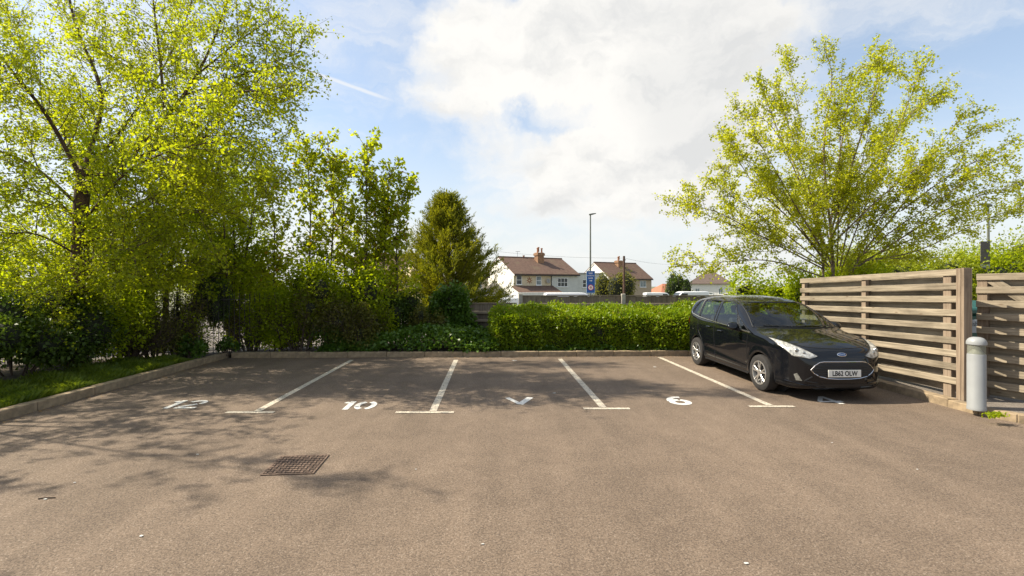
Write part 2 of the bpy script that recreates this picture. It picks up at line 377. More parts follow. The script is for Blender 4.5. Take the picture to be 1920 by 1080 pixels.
# kerbs: each a setting piece with its stones
def kerb(name, pts, stone, h, wdt, side):
    root = tag(empty(name, (0, 0, 0)), kind='structure')
    cache = {}
    for a, b in zip(pts[:-1], pts[1:]):
        a, b = Vector(a[:2]), Vector(b[:2]); L = (b - a).length; n = max(1, round(L / stone)); s = L / n; u = (b - a) / L
        ang = math.atan2(u.y, u.x)
        for i in range(n):
            k = round(s, 2)
            if k not in cache:
                mb = MB(); l = s - 0.008
                y0, y1 = (0, wdt) if side > 0 else (-wdt, 0)
                mb.box(0.004, 0.004 + l, y0, y1, -0.05, h)
                cache[k] = mb.build('kerb_stone', M['kerb'], root, bevel=0.010); o = cache[k]
            else: o = copy_to(cache[k])
            p = a + u * (i * s); j = rnd.uniform(-.004, .004)
            o.location = (p.x - u.y * j, p.y + u.x * j, rnd.uniform(-.004, .004)); o.rotation_euler = (0, 0, ang + rnd.uniform(-.003, .003))
    return root
kerb('left_kerb', [(kl(-8), -8), (kl(0), 0), (kl(11.25), 11.25)], .915, KH, .15, 1)
kerb('back_kerb', [(kl(11.3) + .1, kb(-6.5)), (6.0, kb(6.0))], .915, KH, .15, 1)
kerb('right_kerb', [(6.13, 11.2), (6.12, 6.75)], .915, .115, .15, 1)
kerb('right_kerb', [(6.12, 6.75), (6.16, 6.35), (6.32, 6.0), (6.62, 5.78), (7.1, 5.70), (9.5, 5.72), (13.9, 5.72)], .6, .105, .14, 1)

# painted markings
def stroke(mb, pts, wd, z, closed=False):
    pts = [Vector(p) for p in pts]; n = len(mb.v); m_ = len(pts)
    for i, p in enumerate(pts):
        a = pts[i - 1] if i > 0 else (pts[-1] if closed else p); b = pts[i + 1] if i < m_ - 1 else (pts[0] if closed else p)
        t = (b - a).normalized(); nn = Vector((-t.y, t.x)) * wd / 2
        mb.v += [(p.x + nn.x, p.y + nn.y, z), (p.x - nn.x, p.y - nn.y, z)]
    for i in range(m_ if closed else m_ - 1):
        a = n + 2 * i; b = n + 2 * ((i + 1) % m_); mb.f.append((a, a + 1, b + 1, b))
def flatmark(name, mb, mat, loc, rz, label, group=None):
    o = link(name, mesh(name, mb.v, mb.f), mat, None, loc, rz); return tag(o, label, 'road marking', group)
BAY = math.atan2(.043, 1)      # bays lean a touch left of the view axis
for (fx, fy), (nx_, ny), (t0, t1), lab in [
        ((660, 675), (483, 771), (424, 514), 'worn white bay line between bay numbers 12 and 10'),
        ((855, 675), (812, 771), (742, 851), 'worn white bay line between number 10 and the painted V'),
        ((1050, 673), (1131, 764), (1094, 1181), 'white bay line between the painted V and number 6'),
        ((1236, 670), (1443, 760), (1404, 1489), 'white bay line alongside the parked black car')]:
    a, b = gp(fx, fy), gp(nx_, ny); mb = MB()
    o = (a.x, a.y)
    stroke(mb, [(0, 0), (b.x - a.x, b.y - a.y)], .10, 0)
    c0, c1 = gp(t0, ny + 2.5), gp(t1, ny + 2.5)
    n0 = len(mb.v); stroke(mb, [(c0.x - a.x, c0.y - a.y), (c1.x - a.x, c1.y - a.y)], .085, 0.002)
    flatmark('bay_line', mb, M['paint'], (a.x, a.y, .004), 0, lab)
def arc(cx, cy, rx, ry, a0, a1, n=10):
    return [(cx + rx * math.cos(math.radians(a0 + (a1 - a0) * i / n)), cy + ry * math.sin(math.radians(a0 + (a1 - a0) * i / n))) for i in range(n + 1)]
W1 = .080
def d1(mb, x): stroke(mb, [(x, -.22), (x, .235)], W1, 0); stroke(mb, [(x - .085, .13), (x - .048, .19)], .075, .0005)
def d0_(mb, x): stroke(mb, arc(x - .012, 0, .10, .185, 102, 258), W1, 0); stroke(mb, arc(x + .012, 0, .10, .185, 78, -78), W1, 0)
def d2(mb, x):
    stroke(mb, arc(x, .10, .10, .10, 165, -45) , W1 * .85, 0); stroke(mb, [(x + .05, .01), (x - .115, -.15)], W1 * .85, .0005); stroke(mb, [(x - .14, -.195), (x + .15, -.195)], W1 * .85, .001)
def d6(mb, x): stroke(mb, arc(x, -.07, .115, .125, 80, 430, 18), W1 * 1.15, 0); stroke(mb, arc(x + .05, -.02, .17, .235, 178, 75), W1 * 1.1, .0006)
def d4(mb, x): stroke(mb, [(x + .05, -.23), (x + .05, .23)], W1, 0); stroke(mb, [(x + .03, .20), (x - .17, -.07)], W1 * .8, .0005); stroke(mb, [(x - .2, -.09), (x + .16, -.09)], W1 * .85, .001)
mb = MB(); d1(mb, -.12); d2(mb, .13); flatmark('bay_number', mb, M['paintw'], gp(345, 758, .005), BAY, 'white stencilled twelve painted in the bay beside the left kerb')
mb = MB(); d1(mb, -.12); d0_(mb, .11); flatmark('bay_number', mb, M['paintw'], gp(671, 760, .005), BAY, 'white stencilled ten with split zero in the shaded bay')
mb = MB(); stroke(mb, [(-.165, .22), (.012, -.17)], .075, 0); stroke(mb, [(.185, .22), (0.0, -.19)], .10, .0006)
flatmark('bay_number', mb, M['paintw'], gp(973, 752, .005), BAY, 'white painted V shaped mark in the empty bay')
mb = MB(); d6(mb, 0); flatmark('bay_number', mb, M['paintw'], gp(1272, 751.5, .005), BAY, 'white stencilled number 6 beside the black car')
mb = MB(); d4(mb, 0); flatmark('bay_number', mb, M['paintw'], gp(1552, 750, .005), BAY, 'white stencilled number half under the black car')

# gully / manhole cover
mc = empty('manhole_cover', gp(556, 872, 0.0), BAY + math.radians(2))
tag(mc, 'rusty square iron manhole cover set in the tarmac', 'manhole cover')
mb = MB(); mb.box(-.27, .27, -.25, .25, -.03, .006); mb.build('frame', M['rustdark'], mc)
st = MB()
for i in range(11):
    for j in range(9):
        cx, cy = -.235 + .047 * i, -.205 + .051 * j
        if (i + j) % 2: st.box(cx - .019, cx + .019, cy - .011, cy + .011, .0065, .017)
        else: st.box(cx - .010, cx + .010, cy - .020, cy + .020, .0065, .017)
tag(st.build('raised_treads', M['rust'], mc), kind='stuff')
fr = MB()
for b in ((-.275, .275, -.255, -.235), (-.275, .275, .235, .255), (-.275, -.255, -.235, .235), (.255, .275, -.235, .235)): fr.box(*b, .0065, .013)
fr.build('rim', M['rust'], mc); mc.scale = (.86, .95, .8)

# ------------------------------------------------------------------ timber fences
def beam(name, mat, parent, p0, p1, hgt, thk, bevel=.004):      # slat along local Y from p0 to p1 (mid-height points)
    p0, p1 = Vector(p0), Vector(p1); L = (p1 - p0).length
    mb = MB(); mb.box(-thk / 2, thk / 2, 0, L, -hgt / 2, hgt / 2)
    o = mb.build(name, mat, parent, bevel=bevel); place_beam(o, p0, p1); return o
def place_beam(o, p0, p1):
    d = Vector(p1) - Vector(p0); o.location = p0
    o.rotation_euler = Matrix(((d.normalized().cross(Vector((0, 0, 1))).normalized()), d.normalized(), d.normalized().cross(Vector((0, 0, 1))).normalized().cross(d.normalized()))).transposed().to_euler()
def slat_fence(name, label, N, Fp, zt0, zt1, n, pitch, hgt, posts, end_post, base, back_off, brace=None):
    root = tag(empty(name, (N.x, N.y, base)), label, 'fence')
    L = Vector((0, 0, base)); u = (Fp - N).normalized(); nrm = Vector((-u.y, u.x))           # nrm: towards the car park
    if nrm.x > 0: nrm = -nrm
    def pt(q, z, off): p = N + u * q + nrm * off - N; return Vector((p.x, p.y, z - base))
    D = (Fp - N).length
    for side, dz, off in ((0, 0, .045), (1, -pitch * .5, -.045 - back_off)):
        first = None
        for i in range(n):
            a = pt(0, zt0 - hgt / 2 - i * pitch + dz, off); b = pt(D, zt1 - hgt / 2 - i * pitch + dz, off)
            j = rnd.uniform(-.006, .006); a.z += j; b.z += j + rnd.uniform(-.012, .012); a.x += rnd.uniform(-.004, .004)
            if first is None: first = beam('slat', M['fence'], root, a, b, hgt + side * .045, .022)
            else:
                o = copy_to(first); place_beam(o, a, b)
    for q, sq in posts:
        p = pt(q, 0, 0); mb = MB(); zt = zt0 + (zt1 - zt0) * q / D - .03
        mb.box(-.034, .034, -sq / 2, sq / 2, 0, zt - base)
        o = mb.build('post', M['fencez'], root, bevel=.004); o.location = (p.x, p.y, 0); o.rotation_euler = (0, 0, math.atan2(u.y, u.x) - math.pi / 2)
    if end_post:
        p = pt(-.03, 0, 0.0); mb = MB(); mb.box(-.072, .022, -.05, -.005, 0, zt0 - base + .012)
        o = mb.build('end_board', M['fencez'], root, bevel=.003); o.location = p; o.location.z = 0; o.rotation_euler = (0, 0, math.atan2(u.y, u.x) - math.pi / 2)
        mb = MB(); mb.box(.025, .052, -.045, .05, 0, zt0 - base + .002)
        o = mb.build('end_board', M['fencez'], root, bevel=.003); o.location = p; o.location.z = 0; o.rotation_euler = (0, 0, math.atan2(u.y, u.x) - math.pi / 2)
        mb = MB(); mb.box(-.072, -.058, 0, .07, 0, zt0 - base + .006)
        o = mb.build('end_board', M['fencez'], root, bevel=.003); o.location = p; o.location.z = 0; o.rotation_euler = (0, 0, math.atan2(u.y, u.x) - math.pi / 2)
    if brace:
        for q0, z0, q1, z1 in brace:
            beam('brace', M['fence'], root, pt(q0, z0, .012), pt(q1, z1, .012), .12, .03)
    return root
slat_fence('slatted_fence', 'long weathered slatted timber screen beside the black car', Vector((6.36, 6.76)), Vector((6.33, 10.46)), 1.945, 1.83, 9, .193, .096,
           [(.22, .13), (1.86, .10), (3.62, .10)], True, .10, .03)
slat_fence('slatted_gate', 'shorter slatted timber gate panel behind the white bollard', Vector((6.86, 7.06)), Vector((7.30, 5.75)), 1.875, 1.90, 9, .193, .096,
           [(.06, .12), (1.30, .12)], False, .10, .0, brace=[(.15, 1.80, 1.2, .95)])

# back closeboard fence: two runs with concrete posts
def close_fence(name, label, x0, x1, Y, zt, zb, n, posts, flip=False):
    root = tag(empty(name, (x0, Y, zb)), label, 'fence'); first = None; wdt = (x1 - x0) / n
    for i in range(n):
        if first is None:
            mb = MB(); mb.quadbox([(0, 0, 0), (wdt * 1.12, -.012, 0), (wdt * 1.12, -.002, 0), (0, .018, 0), (0, 0, zt - zb - .03), (wdt * 1.12, -.012, zt - zb - .03), (wdt * 1.12, -.002, zt - zb - .03), (0, .018, zt - zb - .03)])
            first = o = mb.build('board', M['board'], root)
        else: o = copy_to(first)
        o.location = (i * wdt, rnd.uniform(-.003, .003), rnd.uniform(-.012, .004))
    for z, h in ((zt - zb - .26, .075), (.32, .075)):
        mb = MB(); mb.box(0, x1 - x0, -.075, -.022, z - h / 2, z + h / 2); mb.build('rail', M['railw'], root, bevel=.006)
    mb = MB(); mb.box(0, x1 - x0, -.03, .03, zt - zb - .032, zt - zb); mb.build('capping', M['board'], root)
    mb = MB(); mb.box(0, x1 - x0, -.02, .02, -.12, 0); mb.build('gravel_board', M['railw'], root)
    for xp in posts:
        mb = MB(); mb.quadbox([(xp - .06 - x0, -.10, -.1), (xp + .06 - x0, -.10, -.1), (xp + .06 - x0, -.03 + .06, -.1), (xp - .06 - x0, .03, -.1),
                               (xp - .055 - x0, -.095, zt - zb + .04), (xp + .055 - x0, -.095, zt - zb + .04), (xp + .055 - x0, .025, zt - zb + .04), (xp - .055 - x0, .025, zt - zb + .04)])
        mb.build('concrete_post', M['concrete'], root, bevel=.008)
    return root
Yf = 13.6
close_fence('closeboard_fence', 'brown closeboard fence running behind the clipped hedge', (975 - 960) / F * Yf, 8.6, Yf, 1.395, .22, 72, [(976 - 960) / F * Yf, (1168 - 960) / F * Yf, (1360 - 960) / F * Yf])
close_fence('closeboard_fence', 'lower dark closeboard fence panel between the ivy and hedge', -1.75, .13, 13.15, 1.20, .40, 16, [])

# black bar railing on the left
rl = tag(empty('bar_railing', (RB.x, RB.y, .10)), 'black vertical bar railing behind the trees and shrubs', 'railing')
dv = (RA - RB); RL = dv.length; uu = dv / RL; n = int(RL / .105)
mb = MB(); mb.tube([(0, 0, 0), (0, 0, 1.36)], [.0075, .0075], 5); mb.tube([(0, 0, 1.36), (0, 0, 1.42)], [.0075, .001], 5)
bar = mb.build('bar', M['iron'], rl)
for i in range(1, n): copy_to(bar, (uu.x * i * .105, uu.y * i * .105, 0))
for z in (.10, 1.26):
    mb = MB(); mb.box(0, RL, -.02, .02, z - .006, z + .006); o = mb.build('rail', M['iron'], rl); o.rotation_euler = (0, 0, math.atan2(uu.y, uu.x))
for i in range(5):
    mb = MB(); mb.box(-.018, .018, -.018, .018, -.05, 1.45); o = mb.build('post', M['iron'], rl); o.location = (uu.x * (i * 2.73 + .05), uu.y * (i * 2.73 + .05), 0)

# bollard light
bo = tag(empty('bollard_light', gp(1831, 765, .10)), 'pale grey cylindrical bollard light with domed cap', 'bollard')
mb = MB(); mb.lathe([(.099, -.02), (.099, .012), (.096, .018), (.096, .70), (.091, .715)], 32); mb.build('body', M['bollard'], bo, smooth=True)
mb = MB(); mb.lathe([(.086, .716), (.06, .745), (.03, .79), (.022, .835)], 24); mb.build('reflector_cone', M['bollard'], bo, smooth=True)
def frosted():
    m_, t_, p_ = mat_base('bollard lens'); p_.inputs['Base Color'].default_value = (.42, .43, .36, 1); p_.inputs['Roughness'].default_value = .15
    tr_ = t_.add('ShaderNodeBsdfTransparent', ins={0: (.75, .76, .68, 1)}); mx_ = t_.add('ShaderNodeMixShader', ins={0: .62, 1: p_.outputs[0], 2: tr_.outputs[0]})
    t_.l.new(mx_.outputs[0], m_.node_tree.nodes['Material Output'].inputs[0]); return m_
mb = MB(); mb.lathe([(.092, .717), (.092, .835)], 32, cap=False); mb.build('lens', frosted(), bo, smooth=True)
mb = MB(); mb.lathe([(.098, .832), (.104, .838), (.104, .868), (.092, .90), (.070, .922), (.04, .934), (.005, .937)], 32); mb.build('cap', M['bollard'], bo, smooth=True)

# bin store contents seen through the gap
bn = tag(empty('wheeled_bin', (7.62, 8.05, .10), math.radians(8)), 'dark green wheeled bin inside the slatted store', 'bin')
mb = MB(); mb.quadbox([(-.5, -.38, .16), (.5, -.38, .16), (.5, .38, .16), (-.5, .38, .16), (-.60, -.46, 1.15), (.60, -.46, 1.15), (.60, .46, 1.15), (-.60, .46, 1.15)]); mb.build('body', M['bin'], bn, bevel=.03)
mb = MB(); mb.poly_prism([(-.50, 1.155), (.50, 1.155), (.50, 1.21), (.3, 1.33), (-.2, 1.36), (-.50, 1.24)], 'x', -.64, .64); mb.build('lid', M['bin'], bn, bevel=.02)
for z in (.45, .7, .95): box_part('rib', M['bin'], bn, -.57 - z * .02, .57 + z * .02, -.475, -.40, z - .02, z + .02)
for x in (-.42, .42):
    for y in (-.3, .3):
        mb = MB(); mb.lathe([(.08, -.02), (.08, .02)], 14, 'x', (x, y, .08)); mb.build('wheel', M['black'], bn)
def text_part(name, s, size, mat, parent, loc, rot, bold=0.0, align='CENTER', sx=1.0):
    cu = bpy.data.curves.new('t', 'FONT'); cu.body = s; cu.size = size; cu.align_x = align; cu.align_y = 'CENTER'; cu.offset = bold; cu.extrude = .0006
    o = bpy.data.objects.new('t', cu); col.objects.link(o); bpy.context.view_layer.update()
    me = bpy.data.meshes.new_from_object(o.evaluated_get(bpy.context.evaluated_depsgraph_get()))
    bpy.data.objects.remove(o); me.materials.clear(); me.materials.append(mat)
    r = bpy.data.objects.new(name, me); col.objects.link(r); r.parent = parent; r.location = loc; r.rotation_euler = rot; r.scale = (sx, 1, 1)
    return r
sg = tag(empty('notice_plate', (6.99, 7.36, .10), math.radians(4)), 'small grey lettered plate in the gap beside the bollard', 'sign')
mb = MB(); mb.box(-.19, .19, -.008, .008, .88, 1.08); mb.build('plate', M['plate'], sg, bevel=.003)
mb = MB(); mb.box(-.02, .02, .010, .045, 0, 1.07); mb.build('stake', M['black'], sg)
text_part('lettering', 'Rubbish', .10, M['black'], sg, (0, -.0095, 1.015), (math.radians(90), 0, 0))

# ------------------------------------------------------------------ street furniture beyond
def lamp_post(name, label, p, top, arm, r0=.075):
    o = tag(empty(name, p), label, 'lamp post'); h = top - p[2]
    mb = MB(); mb.tube([(0, 0, -.1), (0, 0, 1.2)], [r0 * 1.25, r0 * 1.25], 12); mb.build('base', M['poleg'], o, smooth=True)
    mb = MB(); mb.tube([(0, 0, 1.2), (0, 0, h)], [r0, r0 * .62], 12); mb.build('column', M['poleg'], o, smooth=True)
    s = 1 if arm > 0 else -1
    mb = MB(); mb.poly_prism([(-.10 * s, h - .02), (arm * .35, h + .01), (arm, h + .09), (arm, h + .13), (arm * .4, h + .12), (-.10 * s, h + .07)], 'y', -.09, .09); mb.build('lantern', M['poleg'], o, bevel=.01)
    return o
lp = lamp_post('street_lamp', 'tall grey street lamp carrying the blue sign', px(1107, 530, 36).xy.to_tuple() + (gz(36),), px(0, 403, 36).z, .42)
sb = tag(empty('hospital_sign', (px(1107, 530, 36).x, 35.86, px(0, 549, 36).z)), 'tall blue sign with white lettering and red ring on lamp post', 'sign')
mb = MB(); mb.box(-.30, .30, -.012, .012, 0, 1.62); mb.build('panel', M['blue'], sb, bevel=.004)
mb = MB()
for b in ((-.315, .315, 1.621, 1.64), (-.315, .315, -.019, -.001)): mb.box(b[0], b[1], -.014, .014, b[2], b[3])
for x in (-.315, .301): mb.box(x, x + .014, -.014, .014, 0, 1.62)
mb.build('border', plain('pale border', (.45, .62, .70), .5), sb)
wt = M['white']
def scribble(z, w_, h_):                  # unreadable lettering: a run of letter-sized strokes
    mb = MB(); x = -w_ / 2
    while x < w_ / 2:
        l = rnd.uniform(.5, 1.0) * h_ * .55; k = rnd.choice((.65, .65, 1.0))
        mb.box(x, x + l * .3, -.0155, -.0135, z, z + h_ * k); mb.box(x + l * .3, x + l, -.0155, -.0135, z, z + h_ * .22); mb.box(x + l * .3, x + l, -.0155, -.0135, z + h_ * .45, z + h_ * .65)
        x += l + h_ * .16
    mb.build('lettering', wt, sb)
scribble(1.41, .30, .13); scribble(1.25, .50, .085); scribble(1.05, .34, .12)
ar = MB(); ar.poly_prism([(-.10, .885), (.04, .885), (.04, .85), (.13, .905), (.04, .96), (.04, .925), (-.10, .925)], 'y', -.0155, -.0135); ar.build('arrow', wt, sb)
mb = MB(); mb.lathe([(.215, -.004), (.215, 0)], 28, 'y', (0, -.0135, .40)); mb.build('ring', M['red'], sb)
mb = MB(); mb.lathe([(.170, -.004), (.170, 0)], 28, 'y', (0, -.0185, .40)); mb.build('disc', M['white'], sb)
mb = MB(); mb.lathe([(.10, -.004), (.10, 0)], 20, 'y', (0, -.0235, .40)); mb.build('emblem', plain('emblem', (.5, .25, .18), .5), sb)
for z in (.35, 1.3): box_part('clamp', M['poleg'], sb, -.09, .09, .0125, .08, z, z + .05)
tp = tag(empty('telegraph_pole', px(1170, 530, 50).xy.to_tuple() + (gz(50),)), 'dark brown wooden telegraph pole before the far house', 'pole')
hp = px(0, 480, 50).z - gz(50)
mb = MB(); mb.tube([(0, 0, -.2), (0, 0, hp)], [.15, .115], 10); mb.build('pole', M['polew'], tp, smooth=True)
mb = MB(); mb.box(-.16, .16, -.17, -.12, hp - .45, hp - .37); mb.build('crossarm', M['polew'], tp)
for z in (hp - .9, hp - 1.5): box_part('step', M['iron'], tp, -.30, .30, -.012, .012, z, z + .025)
ptop = Vector((px(1170, 530, 50).x, 49.84, px(0, 484, 50).z))
def wire(a, b, sag, label):
    mb = MB(); mb.tube([a.lerp(b, i / 12) - Vector((0, 0, sag * 4 * (i / 12) * (1 - i / 12))) for i in range(13)], .012, 4)
    tag(mb.build('telephone_wire', M['iron']), label, 'wire')
wire(ptop, Vector((-9, 58, 6.6)), .5, 'thin telephone wire running left from the telegraph pole')
wire(ptop, Vector((29, 80, 5.0)), .4, 'thin telephone wire running right from the telegraph pole')
lr = lamp_post('street_lamp', 'grey street lamp half hidden by the birch beyond fence', px(1853, 530, 20).xy.to_tuple() + (gz(20),), px(0, 387, 20).z, -.36, .06)
bs = tag(empty('banner_sign', (px(1843, 530, 20).x, 19.9, px(0, 506, 20).z)), 'dark banner with pale stripe hung on lamp post', 'sign')
box_part('panel', plain('banner dark', (.10, .085, .08), .6), bs, -.20, .19, -.01, .01, 0, 1.15)
box_part('stripe', M['plate'], bs, -.18, .17, -.014, -.011, .10, .22)
box_part('bracket', M['poleg'], bs, -.20, .26, -.012, .012, 1.152, 1.18)

# ------------------------------------------------------------------ houses
def window(root, x, z, wd, ht, y, bars=(1, 1), pane='pane', frame='white'):
    mb = MB(); t = .07
    for b in ((x, x + wd, z, z + t), (x, x + wd, z + ht - t, z + ht), (x, x + t, z + t, z + ht - t), (x + wd - t, x + wd, z + t, z + ht - t)):
        mb.box(b[0], b[1], y - .05, y - .003, b[2], b[3])
    for i in range(1, bars[0] + 1): xx = x + wd * i / (bars[0] + 1); mb.box(xx - .03, xx + .03, y - .045, y - .004, z + t, z + ht - t)
    for i in range(1, bars[1] + 1): zz = z + ht * i / (bars[1] + 1); mb.box(x + t, x + wd - t, y - .04, y - .005, zz - .03, zz + .03)
    w_ = mb.build('window', M[frame], root)
    mb = MB(); mb.box(x + .02, x + wd - .02, y - .025, y - .002, z + .02, z + ht - .02); mb.build('pane', M[pane], w_)
    mb = MB(); mb.box(x - .06, x + wd + .06, y - .14, y - .002, z - .07, z - .003); mb.build('sill', M[frame], w_)
def gable_house(name, label, loc, ang, L, D, eave, ridge, walls, roofm, over=.3):
    root = tag(empty(name, loc, ang), label, 'house')
    for (x0, x1, mt) in walls:
        mb = MB(); mb.poly_prism([(-D / 2, -.5), (D / 2, -.5), (D / 2, eave), (0, ridge - .08), (-D / 2, eave)], 'x', x0, x1); mb.build('wall', M[mt], root)
    sl = (ridge - eave) / (D / 2); yo = D / 2 + over
    rf = None
    for s in (-1, 1):
        mb = MB(); mb.poly_prism([(s * yo, eave - sl * over + .02), (s * yo, eave - sl * over + .16), (0, ridge + .16), (0, ridge + .02)], 'x', -.12, L + .12)
        r = mb.build('roof', M[roofm], root); rf = rf or r
    mb = MB(); mb.tube([(-.15, 0, ridge + .15), (L + .15, 0, ridge + .15)], .11, 8); mb.build('ridge_tiles', M[roofm], rf)
    mb = MB(); mb.box(-.1, L + .1, -yo - .12, -yo + .0, eave - sl * over - .09, eave - sl * over + .02); mb.build('gutter', M['black'], root)
    for s in (-1, 1):
        mb = MB(); mb.poly_prism([(s * yo, eave - sl * over - .12), (s * yo, eave - sl * over + .018), (0, ridge + .018), (0, ridge - .14)], 'x', -.10, -.05); mb.build('barge_board', M['white'], root)
    return root
def chimney(root, x, y, z0, z1, wx, wy, pots, side=1):
    mb = MB(); mb.box(x - wx / 2, x + wx / 2, y - wy / 2, y + wy / 2, z0, z1)
    c = mb.build('chimney', M['brick'], root)
    mb = MB(); mb.box(x - wx / 2 - .1, x + wx / 2 + .1, y - wy / 2 - .1, y + wy / 2 + .1, z1 - .42, z1 - .1); mb.build('corbel', M['brick'], c)
    for i in range(pots):
        xx = x - wx / 2 + wx * (i + .5) / pots
        mb = MB(); mb.lathe([(.14, z1), (.12, z1 + .12), (.11, z1 + .5), (.15, z1 + .54), (.15, z1 + .66), (.10, z1 + .66)], 12, 'z', (xx, y + (.18 if i % 2 else -.12), (i % 2) * .15)); mb.build('chimney_pot', M['pot'], c, smooth=True)
gA = gz(66)
hA = gable_house('semi_detached_house', 'cream and pale grey pair of houses with brown tiled roof', (-1.8, 66, gA), math.radians(31), 10.6, 8, 2.93 - gA, 5.16 - gA,
                 [(0, 6.0, 'cream'), (6.004, 10.6, 'palegrey')], 'tile')
yF = -4.0
mb = MB(); mb.poly_prism([(-3.98, -.5), (3.98, -.5), (3.98, 2.93 - gA), (0, 5.05 - gA), (-3.98, 2.93 - gA)], 'x', -.04, -.003); mb.build('gable_wall', M['render_white'], hA)
window(hA, .35, 1.50 - gA, .85, 1.22, yF, (0, 1)); window(hA, 3.45, 1.42 - gA, .85, 1.22, yF, (0, 1), 'panel')
window(hA, 7.0, 1.18 - gA, 1.75, 1.22, yF, (2, 1))
mb = MB(); mb.poly_prism([(-4.004, 1.35 - gA), (-4.004, 1.22 - gA), (-6.6, .22 - gA), (-6.6, .34 - gA)], 'x', -.35, 6.2); po = mb.build('porch_roof', M['tile'], hA)
mb = MB(); mb.poly_prism([(-4.004, -.5), (-4.004, 1.2 - gA), (-6.3, .32 - gA), (-6.3, -.5)], 'x', -.2, 6.0); mb.build('porch_wall', M['render_white'], hA)
for k in range(8):
    a = k * math.pi / 4; mb = MB(); cx, cz = 2.38, 2.05 - gA
    r0_, r1_ = .14, .52
    mb.poly_prism([(cx + r0_ * math.cos(a) - .07 * math.sin(a), cz + r0_ * math.sin(a) + .07 * math.cos(a)), (cx + r1_ * math.cos(a), cz + r1_ * math.sin(a)), (cx + r0_ * math.cos(a) + .07 * math.sin(a), cz + r0_ * math.sin(a) - .07 * math.cos(a))], 'y', yF - .05, yF - .004)
    mb.build('sun_ornament_ray', M['pot'], hA)
mb = MB(); mb.lathe([(.02, 0), (.2, -.03), (.32, -.10), (.33, -.11)], 18, 'y', (5.28, yF - .18, 2.0 - gA)); mb.build('satellite_dish', M['felt'], hA, smooth=True)
mb = MB(); mb.tube([(5.95, yF - .07, -.3), (5.95, yF - .07, 2.75 - gA)], .05, 8); mb.build('drainpipe', M['black'], hA)
chimney(hA, 6.0, -1.0, 4.2 - gA, 6.0 - gA, 1.05, .9, 3)
mb = MB(); mb.lathe([(.12, 0), (.12, .3), (.16, .33), (.16, .42)], 10, 'z', (4.1, .1, 5.2 - gA)); mb.build('chimney_pot', M['pot'], hA)
mb = MB(); mb.tube([(3.3, .5, 5.0 - gA), (3.3, .5, 6.2 - gA)], .02, 5); mb.tube([(3.0, .5, 6.15 - gA), (3.75, .5, 6.2 - gA)], .02, 5)
for q in range(5): mb.tube([(3.1 + q * .13, .3, 6.17 - gA), (3.1 + q * .13, .7, 6.17 - gA)], .012, 4)
mb.build('television_aerial', M['iron'], hA)
# flat roofed grey annex and the house joined beyond it
hx = tag(empty('flat_roof_annex', (-1.8 + 10.75 * .857, 66 + 10.75 * .515, gA), math.radians(31)), 'flat roofed pale grey annex beside the semi detached house', 'house')
mb = MB(); mb.box(0, 5.0, -3.7, 3.0, -.5, 3.0 - gA); mb.build('wall', M['palegrey'], hx)
mb = MB(); mb.box(-.05, 5.1, -3.85, 3.1, 3.003 - gA, 3.16 - gA); mb.build('roof', M['felt'], hx)
window(hx, .9, 1.05 - gA, 1.35, 1.15, -3.7, (1, 1))
gB = gz(86)
hB = gable_house('detached_house', 'white gabled house with brown roof beyond the telegraph pole', (14.6, 85, gB), math.radians(30.5), 9.9, 8, 2.5 - gB, 5.22 - gB,
                 [(0, 4.9, 'render_white'), (4.904, 9.9, 'pebble')], 'tile')
window(hB, 7.0, .95 - gB, 1.5, 1.15, -4.0, (1, 0), 'panel')
chimney(hB, 4.9, -.9, 3.9 - gB, 5.75 - gB, 1.0, .9, 2)
# neighbour left of the cream house, mostly behind the conifer
hD = gable_house('end_terrace_house', 'cream house with grey slate roof partly behind the conifer', (-13.2, 62.5, gz(62)), math.radians(31), 9.3, 8, 2.6 - gz(62), 4.7 - gz(62), [(0, 9.3, 'cream')], 'slate')
window(hD, 7.2, 1.1 - gz(62), 1.1, 1.25, -4.0, (1, 1), 'panel'); window(hD, 2.0, 1.1 - gz(62), 1.1, 1.25, -4.0, (1, 1))
mb = MB(); mb.poly_prism([(-4.004, .95 - gz(62)), (-4.004, .80 - gz(62)), (-6.4, -.1 - gz(62)), (-6.4, .05 - gz(62))], 'x', 4.6, 9.6); mb.build('porch_roof', M['slate'], hD)
mb = MB(); mb.poly_prism([(-4.004, -.5), (-4.004, .78 - gz(62)), (-6.2, .0 - gz(62)), (-6.2, -.5)], 'x', 4.8, 9.4); mb.build('porch_wall', M['palegrey'], hD)
hP = gable_house('pink_house', 'pink rendered house glimpsed between saplings and conifer', (-21.5, 66, gz(66)), math.radians(20), 8.5, 8, 2.9 - gz(66), 5.6 - gz(66), [(0, 8.5, 'pinkr')], 'tile')
window(hP, 1.2, 1.2 - gz(66), 1.2, 1.2, -4.0); window(hP, 5.6, 1.2 - gz(66), 1.2, 1.2, -4.0)
